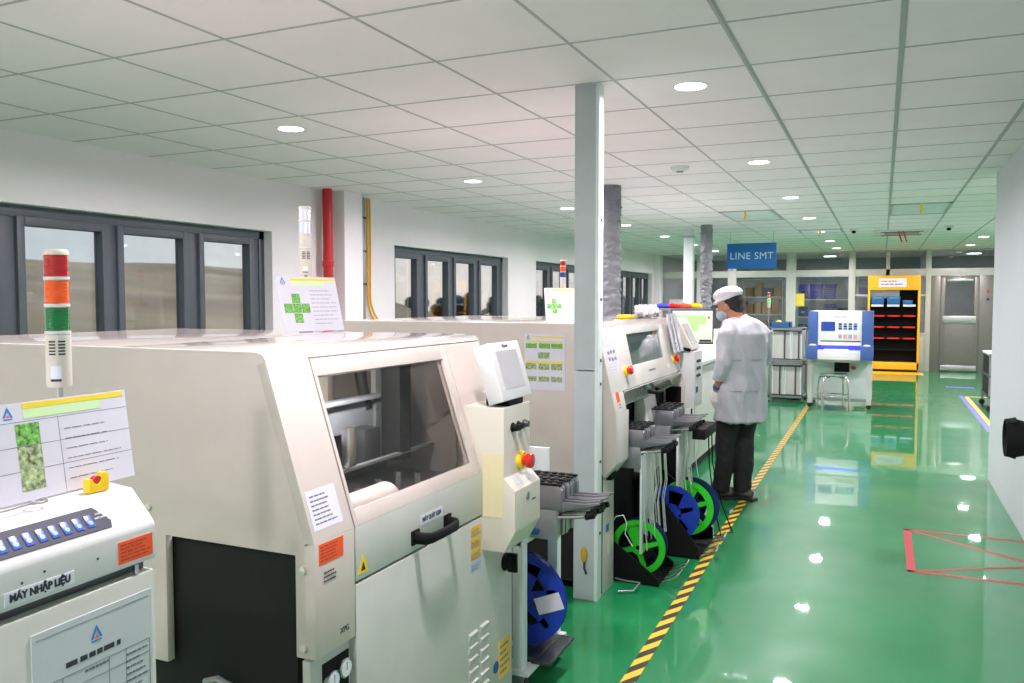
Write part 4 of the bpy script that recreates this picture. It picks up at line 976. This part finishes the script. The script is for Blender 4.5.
r = thing('magazine_rack', 'two tier metal rack of pale circuit board magazines beside the worker', 'rack', (-1.32,13.3,0))
for x in (-1.56,-1.08):
    for y in (12.95,13.55): MB().box(x,x+.03,y,y+.03,.02,1.12).build('upright', grey, r, bevel=.002)
for z in (.07,.565,.61,1.09):
    b = MB()
    for y in (12.95,13.55): b.box(-1.56,-1.05,y,y+.03,z,z+.03)
    for x in (-1.56,-1.08): b.box(x,x+.03,12.95,13.58,z,z+.03)
    b.build('shelf_frame', grey, r)
for (x,y) in ((-1.545,12.965),(-1.065,12.965),(-1.545,13.565),(-1.065,13.565)): MB().lathe([(.022,0),(.022,.012),(.008,.02)],12,0,'z',(x,y,0)).build('foot', rubber, r)
def magazine(x, z, lab, w=.30, h=.44):
    t = thing('board_magazine', lab, 'magazine', (x,13.2,z), 'board magazines on the rack')
    MB().box(x,x+w,13.0,13.5,z,z+.015).box(x,x+w,13.0,13.5,z+h-.015,z+h).build('end_plates', darkst, t)
    MB().box(x,x+.015,13.0,13.5,z+.015,z+h-.015).box(x+w-.015,x+w,13.0,13.5,z+.015,z+h-.015).build('side_walls', ductl, t)
    MB().box(x+.015,x+w-.015,13.02,13.49,z+.015,z+h-.015).build('board_stack', greenw, t)
    MB().box(x+w*.62,x+w*.62+.02,12.985,13.005,z,z+h).build('locking_bar', darkst, t)
    return t
magazine(-1.51,.642,'wide pale magazine on the upper tier, left of two',.27); magazine(-1.235,.642,'narrow pale magazine on the upper tier, right of two',.15)
magazine(-1.51,.102,'narrow pale magazine on the lower tier, left of two',.17,.45); magazine(-1.33,.102,'wide pale magazine on the lower tier, right of two',.24,.45)
t = tag(MB().box(-1.55,-1.26,13.0,13.35,1.122,1.15).box(-1.55,-1.26,13.0,13.02,1.15,1.21).box(-1.55,-1.26,13.33,13.35,1.15,1.21).box(-1.55,-1.53,13.0,13.35,1.15,1.21).box(-1.28,-1.26,13.0,13.35,1.15,1.21).build('parts_bin', blueb, bevel=.004),'dark blue plastic bin on top of the magazine rack','bin')
t = tag(MB().ball((-1.44,13.15,1.19),(.05,.05,.045),8).build('yellow_tape_roll', yellow, smooth=True),'small yellow object lying inside the blue bin','tape roll')
signal_tower(-1.60,13.25,.0,1.42,.24,.026,[ledgreen,lora,lred],'small signal tower with green lamp lit behind the worker', False)
r = thing('transfer_unit', 'pale narrow machine between the magazine rack and the white table', 'machine', (-1.0,13.8,0))
MB().box(-1.66,-.98,13.75,14.5,.05,1.02).build('cabinet', greenw, r, bevel=.005)
MB().box(-1.68,-.96,13.73,14.52,1.02,1.06).build('top_plate', ductl, r, bevel=.003)
MB().box(-1.6,-1.04,13.78,14.4,0,.05).build('plinth', black, r)

# ================================================================== yellow cabinet
r = thing('parts_cabinet', 'tall yellow cabinet with black front, red shelf edges and a white sign on top', 'cabinet', (.22,19.55,0))
a0, a1, f0 = -.29, .73, 19.40
MB().box(a0,a1,f0,f0+.42,1.75,2.06).build('header_box', amber, r, bevel=.005)
for x in (a0,a1-.045): MB().box(x,x+.045,f0,f0+.42,.05,1.75).build('side_post', amber, r, bevel=.003)
MB().box(a0,a1,f0,f0+.42,.05,.20).build('base_box', amber, r, bevel=.005)
for (x,y) in ((a0+.06,f0+.06),(a1-.06,f0+.06),(a0+.06,f0+.36),(a1-.06,f0+.36)): MB().cyl((x,y,0),(x,y,.05),.03,12).build('foot', rubber, r)
MB().box(a0+.045,a1-.045,f0+.30,f0+.40,.2,1.75).build('black_back', blackm, r)
sg = MB().box(a0+.21,a1-.27,f0-.006,f0,1.81,2.0).build('cabinet_sign', stickw, r); lines_on(frame((a0+.25,f0-.006,1.84),(1,0,0),(0,0,1)),0,.45,0,.13,2,sg,m=mat('print_red',(205,60,60),.5),fill=.35)
for z in (.48,.72,.96,1.20):
    s_ = MB().box(a0+.045,a1-.045,f0+.04,f0+.30,z-.02,z).build('shelf', blackm, r)
    if z > .5:
        for k in range(3): MB().box(a0+.10+.30*k,a0+.33+.30*k,f0+.03,f0+.045,z-.02,z+.012).build('red_edge_label', red, s_)
s_ = MB().box(a0+.045,a1-.045,f0+.02,f0+.30,1.42,1.44).build('top_shelf', blackm, r)
for k in range(3): MB().box(a0+.07+.31*k,a0+.31+.31*k,f0+.012,f0+.02,1.395,1.44).build('shelf_label', paper, s_)
MB().box(a0+.045,a0+.62,f0+.20,f0+.21,1.58,1.75).build('white_notice', paper, r)
for k,(lab) in enumerate(('left blue bin on the top shelf of the yellow cabinet','middle blue bin on the top shelf of the yellow cabinet','right smaller blue bin on the top shelf of the yellow cabinet')):
    xx = a0+.075+.31*k; h = .17 if k < 2 else .09; w = .24 if k < 2 else .17
    t = tag(MB().prism([(xx,1.442),(xx+w,1.442),(xx+w+.012,1.442+h),(xx-.012,1.442+h)],'y',f0+.04,f0+.19).build('storage_bin', blueb, bevel=.006), lab,'bin','blue bins in the yellow cabinet')
    MB().box(xx+.03,xx+w-.03,f0+.034,f0+.04,1.442+h*.75,1.442+h*.9).build('bin_grip', mat('pale_blue_grip',(90,150,190),.5), t)

# shelves with boxes behind the glass
def store_shelf(x0, x1, y, zs, lab):
    r = thing('storage_shelf', lab, 'shelf', ((x0+x1)/2,y+.2,0))
    for x in (x0,x1-.03):
        for yy in (y,y+.4): MB().box(x,x+.03,yy,yy+.03,0,2.2).build('upright', ductl, r)
    for z in zs: MB().box(x0,x1,y,y+.43,z-.03,z).build('shelf_board', ductl, r)
zs = [.3,.75,1.2,1.62,2.05]
store_shelf(-3.3,-2.15,20.5,zs,'pale steel shelf of parcels behind the glass left of the middle mullion')
store_shelf(-1.85,-.62,20.4,[.3,.75,1.15,1.56,2.1],'pale steel shelf of blue and violet boxes behind the glass')
store_shelf(-.55,.3,20.5,zs,'pale steel shelf behind the glass beside the yellow cabinet')
rb = random.Random(11)
pos = {0:'lowest',1:'second lowest',2:'middle',3:'upper',4:'top'}
for si in range(1,5):
    x = -3.22; k = 0
    while x < -2.3:
        w = rb.uniform(.14,.24); h = rb.uniform(.2,.34) if si < 4 else .2
        m = rb.choice([cardb,cardb,offw,dkgrey,grey])
        t = tag(MB().box(x,x+w,20.535,20.88,zs[si]+.003,zs[si]+h).build('carton', m, bevel=.004), 'carton number %s from the left on the %s board of the parcel shelf' % (['one','two','three','four','five','six','seven'][k],pos[si]), 'box', 'cartons on the parcel shelf')
        x += w+rb.uniform(.005,.03); k += 1
tiers = ['lower','middle','upper']
for si,z in enumerate((.75,1.15,1.56)):
    for k,(x0_,w_) in enumerate(((-1.80,.20),(-1.55,.26))):
        h = .34 if si == 2 else (.16 if k else .22)
        o = tag(MB().prism([(x0_,z+.003),(x0_+w_,z+.003),(x0_+w_+.01,z+h),(x0_-.005,z+h)],'y',20.435,20.78).build('storage_box', violet if si==2 else (dkgrey if k else blueb), bevel=.004), '%s plastic box on the %s board behind the glass'%(['left','right'][k],tiers[si]),'box','boxes on the shelf behind the glass')
        MB().box(x0_+w_*.3,x0_+w_*.7,20.425,20.435,z+h*.4,z+h*.55).build('box_label', paper if si < 2 else dblue_r, o)
    n = 7 if si == 2 else 6
    for q in range(n):
        dx = rb.uniform(-.015,.02); zq = z+.004+q*.05
        t = tag(MB().box(-1.24+dx,-1.0+dx,20.44,20.8,zq,zq+.012).box(-1.24+dx,-1.23+dx,20.44,20.8,zq+.01,zq+.045).box(-1.01+dx,-1.0+dx,20.44,20.8,zq+.01,zq+.045).box(-1.24+dx,-1.0+dx,20.44,20.452,zq+.01,zq+.032).build('parts_tray', violet), '%s violet tray from the bottom of the stack on the %s board' % (ordn[q],tiers[si]),'tray','stacked violet trays behind the glass')
    if si < 2:
        o = tag(MB().box(-.95,-.70,20.44,20.8,z+.003,z+.2).build('instrument', [grey,darkst][si], bevel=.008),'dark instrument at the right end of the %s board behind the glass' % tiers[si],'instrument')
        MB().box(-.93,-.80,20.43,20.44,z+.06,z+.16).build('dial_panel', inkd, o)
tag(MB().box(-1.83,-1.63,19.925,19.934,1.40,1.68).build('yellow_notice', mat('notice_yellow',(230,210,70),.5)),'yellow notice with a face symbol fixed on the glass partition','notice')
for si in (1,2,3):
    for k in range(3):
        x = -.5+k*.26
        tag(MB().box(x,x+.2,20.535,20.85,zs[si]+.003,zs[si]+.2).build('grey_case', [violet,dkgrey,grey][(si+k)%3], bevel=.004), '%s case on the %s board beside the yellow cabinet' % (['left','middle','right'][k],pos[si]),'case','cases beside the yellow cabinet')
tag(MB().ball((1.7,20.3,1.02),(.13,.13,.13),10).cyl((1.7,20.3,.0),(1.7,20.3,.92),.03,10).lathe([(.16,0),(.16,.02),(.03,.04)],18,0,'z',(1.7,20.3,0)).build('blue_covered_stand', plogo, smooth=True),'blue round object on a stand seen through the steel door pane','stand')
tag(MB().box(-4.75,-4.15,19.925,19.934,1.05,1.55).build('white_notice_board', paper),'white paper sheets on the glass at the far left corner','notice')

# photographer's lens by the right wall, on its tripod
r = thing('camera_on_tripod', 'black camera lens with notched hood poking in at the right edge', 'camera', (.62,3.0,0))
LX = .362
MB().lathe([(.052,LX+.02),(.058,LX+.0),(.060,LX),(.0605,LX+.03),(.052,LX+.06),(.052,LX+.10),(.045,LX+.12),(.045,LX+.2),(.001,LX+.2)],36,0,'x',(0,3.0,1.113)).build('lens_barrel', blackm, r, smooth=True)
for k in range(2):
    hb = MB()
    for t in range(8):
        a0 = math.radians(-32+k*180+t*8+90); a1_ = a0+math.radians(8); am = (a0+a1_)/2
        ln = .018*math.cos((t-3.5)/4*1.2)
        q = lambda a,rr,x: (x,3.0+rr*math.cos(a),1.113+rr*math.sin(a))
        hb.add([q(a0,.058,LX),q(a1_,.058,LX),q(a1_,.066,LX+.028),q(a0,.066,LX+.028),q(a0,.055,LX),q(a1_,.055,LX),q(a1_,.061,LX+.028),q(a0,.061,LX+.028)],[(0,1,2,3),(7,6,5,4),(0,1,5,4),(2,3,7,6),(0,3,7,4),(1,2,6,5)])
    hb.build('hood_petal', blackm, r)
MB().lathe([(.050,LX+.022),(.001,LX+.018)],30,0,'x',(0,3.0,1.113)).build('front_element', mat('lens_coating',(20,22,40),.05,coat=1.), r, smooth=True)
MB().box(LX+.18,LX+.26,2.93,3.07,1.04,1.16).box(LX+.19,LX+.25,2.97,3.03,1.16,1.19).build('camera_body', blackm, r, bevel=.01)
MB().cyl((LX+.22,3.0,.9),(LX+.22,3.0,1.04),.03,14).box(LX+.2,LX+.24,2.98,3.02,.88,1.0).build('tripod_head', darkst, r)
for k in range(3):
    a = math.radians(100-k*120+20); MB().tube([(LX+.22,3.0,.92),(LX+.22+.13*math.cos(a),3.0+.3*math.sin(a),.01)],.014,10).build('tripod_leg', darkst, r, smooth=True)

# ================================================================== worker
PX, PY = -.985, 6.52
Fv = V((-.80,.60,0)).normalized(); Lv = V((-Fv.y,Fv.x,0))   # forward and (person's) left
PB = Matrix(((Fv.x,Lv.x,0,PX),(Fv.y,Lv.y,0,PY),(0,0,1,0),(0,0,0,1)))   # local: x forward, y left, z up
W = thing('person', 'person in a pale lab coat, white cap, mask and black trousers standing at the machine', 'person', (PX,PY,0))
def pb(): return MB(PB)
TOE = V((math.cos(.6),math.sin(.6),0))
def ankle(s): return (.065,.135) if s > 0 else (-.02,-.005)
# continuous body: torso, neck, head, arms, hands, legs
hd_c = V((.115,.03,1.492))      # head centre, bent forward
b = pb()
b.tube([(0,0,.84),(-.005,0,.95),(-.01,0,1.08),(-.02,0,1.2),(-.015,0,1.30),(.0,0,1.36)],[.14,.135,.125,.14,.135,.08],20,sq=(1.15,.75),ref=(0,1,0))
b.tube([(.0,0,1.32),(.045,.01,1.40),(.085,.02,1.46)],[.062,.055,.055],16)
hb_ = MB(Matrix.Translation(hd_c) @ Matrix.Rotation(.5,4,'Z') @ Matrix.Rotation(math.radians(16),4,'Y') @ Matrix.Translation(-hd_c))
hb_.ball(tuple(hd_c+V((-.012,0,.028))),(.093,.076,.098)); hb_.ball(tuple(hd_c+V((.045,.0,-.035))),(.052,.055,.072))
hb_.ball(tuple(hd_c+V((.095,0,-.022))),(.016,.012,.022),8)
for s in (-1,1):
    hb_.ball(tuple(hd_c+V((-.005,s*.077,-.004))),(.020,.009,.03),8)
    hipy = s*.078; ax_, ay_ = ankle(s)
    b.tube([(0,hipy,.88),(.012+ax_*.25,hipy+(ay_-hipy)*.3,.66),(.015+ax_*.45,hipy+(ay_-hipy)*.5,.46),(ax_*.7,hipy+(ay_-hipy)*.7,.28),(ax_,ay_,.08)],[.088,.076,.056,.052,.038],18)
    t_ = V((math.cos(.85 if s > 0 else .25),math.sin(.85 if s > 0 else .25),0)); b.tube([V((ax_,ay_,.052))-t_*.02,V((ax_,ay_,.045))+t_*.04,V((ax_,ay_,.036))+t_*.08],[.03,.03,.024],14,sq=(.85,1.1))
    # arms: left hangs slightly forward, right reaches forward to the machine
    sh = V((-.01,s*.185,1.31))
    if s > 0: el = V((-.045,.215,1.06)); wr = V((.05,.21,.85)); hn = V((.07,.205,.765))
    else: el = V((.03,-.27,1.07)); wr = V((.27,-.2,1.10)); hn = V((.35,-.18,1.11))
    b.tube([sh-V((0,s*.02,.02)),(sh+el)/2,el,(el+wr)/2,wr],[.043,.042,.039,.037,.027],14)
    d = (hn-wr).normalized(); side = V((0,1,0)) if s > 0 else V((0,0,1)); acr = d.cross(side).normalized()
    b.tube([wr-d*.01,wr+d*.035,wr+d*.085],[.026,.036,.034],14,sq=(.6,1.1),ref=side)
    for k in range(4):
        o_ = acr*(-.027+.018*k); ln = [.062,.075,.07,.052][k]
        p0 = wr+d*.078+o_; b.tube([p0,p0+d*ln*.5-side*.006*s,p0+d*ln-side*.022*s],[.0095,.009,.0075],10)
    tb = wr+d*.03-acr*.03; b.tube([tb,tb-acr*.022+d*.03,tb-acr*.022+d*.058],[.0115,.0105,.009],10)
b.add([PB @ v_ for v_ in hb_.v], hb_.f) if False else (b.f.extend(tuple(i+len(b.v) for i in f_) for f_ in hb_.f), b.mi.extend(hb_.mi), b.v.extend(PB @ v_ for v_ in hb_.v))
body = b.build('body', skin, W, voxel=.0055, vsm=5)
# trousers
b = pb()
b.tube([(0,0,.78),(0,0,.9),(0,0,.98)],[.15,.155,.14],20,sq=(1.1,.8),ref=(0,1,0))
for s in (-1,1):
    hipy = s*.078; ax_, ay_ = ankle(s)
    b.tube([(0,hipy*.9,.9),(.012+ax_*.25,hipy+(ay_-hipy)*.3,.66),(.018+ax_*.45,hipy+(ay_-hipy)*.5,.46),(ax_*.7,hipy+(ay_-hipy)*.7,.28),(ax_,ay_,.10),(ax_,ay_,.055)],[.102,.095,.08,.072,.068,.07],20)
b.build('trousers', trous, W, voxel=.009, vsm=5)
TR_ = [o for o in W.children if o.name.startswith('trousers')][0]
# shoes
for s in (-1,1):
    ax_, ay_ = ankle(s)
    FM = PB @ Matrix.Translation((ax_,ay_,0)) @ Matrix.Rotation(.85 if s > 0 else .25,4,'Z')
    b = MB(FM); b.tube([(-.085,0,.045),(-.04,0,.055),(.03,0,.05),(.12,s*.005,.038),(.185,s*.008,.03)],[.034,.042,.044,.042,.026],16,sq=(.9,1.1))
    sh_ = b.build('shoe', shoem, W, voxel=.006, vsm=5)
    MB(FM).prism([(-.115,-.04),(0,-.046),(.14,-.048),(.20,-.022),(.205,.022),(.14,.048),(0,.046),(-.115,.04)],'z',.0,.022).build('sole', rubber, sh_, bevel=.004)
# coat
b = pb()
b.tube([(.0,.0,.615),(0,0,.70),(-.005,0,.85),(-.01,0,.98),(-.018,0,1.10),(-.028,0,1.2),(-.03,0,1.28),(-.022,0,1.335),(-.005,0,1.375),(.008,0,1.395)],[.212,.206,.196,.186,.184,.186,.176,.145,.098,.075],32,sq=(1.08,.76),ref=(0,1,0))
for s in (-1,1):
    sh = V((-.015,s*.16,1.285))
    if s > 0: el = V((-.045,.22,1.06)); wr = V((.008,.213,.94))
    else: el = V((.03,-.275,1.07)); wr = V((.25,-.205,1.095))
    b.tube([V((-.012,s*.09,1.33)),sh,(sh+el)/2,el,(el+wr)/2,wr],[.085,.086,.072,.062,.056,.05],18)
coat = b.build('lab_coat', coatm, W, voxel=.009, vsm=5)
wrinkle(coat, 8, 8, 3.0, .020)
wrinkle(TR_, 8, 8, 7, .006)
# coat seam lines and collar
def ring(z, rx, ry, x0, a0, a1, r, n=28): return [(x0+rx*math.cos(a0+(a1-a0)*i/n), ry*math.sin(a0+(a1-a0)*i/n), z) for i in range(n+1)]
pb().tube(ring(1.095,.143,.200,-.018,PI*.5,PI*1.5,0),.0035,6).build('coat_seam', coatm, coat, smooth=True)
pb().tube(ring(.86,.151,.212,-.005,PI*.5,PI*1.5,0),.0035,6).build('coat_seam', coatm, coat, smooth=True)
q = pb(); q.tube([(.012+.066*math.cos(t*2*PI/24),.078*math.sin(t*2*PI/24),1.392+.008*math.cos(t*2*PI/24)) for t in range(24)],.014,10,sq=(1.6,.7),closed=True); q.build('collar', coatm, coat, smooth=True)
# gloves, watch
b = pb(); wr = V((.05,.21,.85)); hn = V((.07,.205,.765)); d = (hn-wr).normalized(); side = V((0,1,0)); acr = d.cross(side).normalized()
b.tube([wr+d*.005,wr+d*.035,wr+d*.088],[.030,.039,.037],14,sq=(.66,1.1),ref=side)
for k in range(4):
    o_ = acr*(-.027+.018*k); ln = [.064,.078,.073,.055][k]; p0 = wr+d*.078+o_
    b.tube([p0,p0+d*ln*.5-side*.006,p0+d*ln-side*.022],[.0112,.0108,.0095],10)
tb = wr+d*.03-acr*.03; b.tube([tb,tb-acr*.022+d*.03,tb-acr*.022+d*.06],[.0132,.0122,.0108],10)
gl = b.build('glove', glovem, W, voxel=.0035, vsm=3); gl['label'] = 'pale thin glove on the left hand'
ax = (V((.05,.21,.85))-V((-.045,.215,1.06))).normalized(); wc = V((.036,.2107,.881))
b = pb(); b.tube([wc-ax*.011, wc+ax*.011],[.0365,.0345],22); b.ball(tuple(wc+V((0,.034,0))),(.014,.008,.016),8); b.build('watch', watchm, W, smooth=True)
# head gear (tilted down with the head)
TH = PB @ Matrix.Translation(hd_c) @ Matrix.Rotation(.5,4,'Z') @ Matrix.Rotation(math.radians(16),4,'Y')
b = MB(TH)
b.ball((-.038,0,.03),(.088,.084,.086)); b.ball((-.062,0,-.025),(.052,.068,.055))
b.build('hair', hairm, W, voxel=.006, vsm=3)
b = MB(TH)
b.tube([(-.01,0,.052),(-.008,0,.072),(-.005,0,.085)],[.105,.108,.105],30,sq=(.86,1.03),ref=(0,1,0))
b.ball((-.012,0,.102),(.112,.102,.056)); b.ball((-.05,0,.092),(.085,.09,.045))
cp = b.build('cap', capm, W, voxel=.006, vsm=4); cp['label'] = 'soft puffy white cap'
b = MB(TH); b.tube([(.085,-.0,.062),(.10,0,.056),(.112,0,.05)],[.05,.045,.03],16,sq=(.16,1.2)); b.build('cap_peak', capm, cp, smooth=True)
b = MB(TH); b.ball((.052,0,-.047),(.062,.061,.052)); b.build('face_mask', maskm, W, voxel=.005, vsm=3)
for s in (-1,1):
    MB(TH).tube([(.05,s*.06,-.03),(.01,s*.078,-.01),(-.008,s*.083,.018)],.0018,6).build('mask_loop', maskm, W)
    e = MB(TH).ball((.082,s*.033,.004),(.012,.013,.009),8).build('eye', white, W, smooth=True)
    MB(TH).ball((.0915,s*.034,.003),(.004,.006,.006),8).build('iris', inkd, e, smooth=True)
    MB(TH).tube([(.088,s*.018,.024),(.088,s*.036,.029),(.076,s*.052,.024)],.0035,6).build('eyebrow', hairm, W)

# ------------------------------------------------------------------ camera, sky, exposure
cam = bpy.data.cameras.new('camera'); co = bpy.data.objects.new('camera', cam); C.objects.link(co)
f_px = 823.; cam.sensor_fit = 'HORIZONTAL'; cam.sensor_width = 36.; cam.lens = 36.*f_px/1024.
th, pi_, ro = .4226, .051, -.0003
Fw = V((-math.sin(th)*math.cos(pi_), math.cos(th)*math.cos(pi_), -math.sin(pi_)))
Rt = V((math.cos(th), math.sin(th), 0)); Up = Rt.cross(Fw)
R3 = Rt*math.cos(ro)+Up*math.sin(ro); U3 = -Rt*math.sin(ro)+Up*math.cos(ro)
co.matrix_world = Matrix(((R3.x,U3.x,-Fw.x,0),(R3.y,U3.y,-Fw.y,0),(R3.z,U3.z,-Fw.z,1.55),(0,0,0,1)))
cam.clip_start = .02; cam.clip_end = 500
bpy.context.scene.camera = co
w = bpy.data.worlds.new('sky'); bpy.context.scene.world = w; w.use_nodes = True; nt = w.node_tree
bg = nt.nodes['Background']; tc = nt.nodes.new('ShaderNodeTexCoord'); sp = nt.nodes.new('ShaderNodeSeparateXYZ')
nt.links.new(tc.outputs['Generated'], sp.inputs[0])
rp = nt.nodes.new('ShaderNodeValToRGB'); e = rp.color_ramp.elements
e[0].position = 0.; e[0].color = lin((205,190,178))+(1,); e[1].position = .35; e[1].color = lin((165,178,192))+(1,)
e2_ = e.new(.08); e2_.color = lin((205,198,195))+(1,)
mp = nt.nodes.new('ShaderNodeTexNoise'); mp.inputs['Scale'].default_value = 4.; mp.inputs['Detail'].default_value = 5
nt.links.new(tc.outputs['Generated'], mp.inputs['Vector'])
ad = nt.nodes.new('ShaderNodeMath'); ad.operation = 'MULTIPLY_ADD'; ad.inputs[1].default_value = .25; nt.links.new(mp.outputs['Fac'], ad.inputs[0]); 
sb = nt.nodes.new('ShaderNodeMath'); sb.operation = 'SUBTRACT'; sb.inputs[1].default_value = .1; nt.links.new(sp.outputs['Z'], sb.inputs[0]); nt.links.new(sb.outputs[0], ad.inputs[2])
nt.links.new(ad.outputs[0], rp.inputs['Fac']); mr = nt.nodes.new('ShaderNodeMapRange'); mr.inputs[1].default_value = .62; mr.inputs[2].default_value = .9; nt.links.new(sp.outputs['Y'], mr.inputs[0])
mxw = nt.nodes.new('ShaderNodeMix'); mxw.data_type = 'RGBA'; nt.links.new(mr.outputs[0], mxw.inputs[0]); mxw.inputs[6].default_value = lin((172,177,182))+(1,); nt.links.new(rp.outputs['Color'], mxw.inputs[7])
nt.links.new(mxw.outputs[2], bg.inputs['Color']); bg.inputs['Strength'].default_value = 1.35
sc = bpy.context.scene
sc.view_settings.view_transform = 'Standard'; sc.view_settings.look = 'None'; sc.view_settings.gamma = 1.; sc.view_settings.use_curve_mapping = False
sc.view_settings.exposure = .29
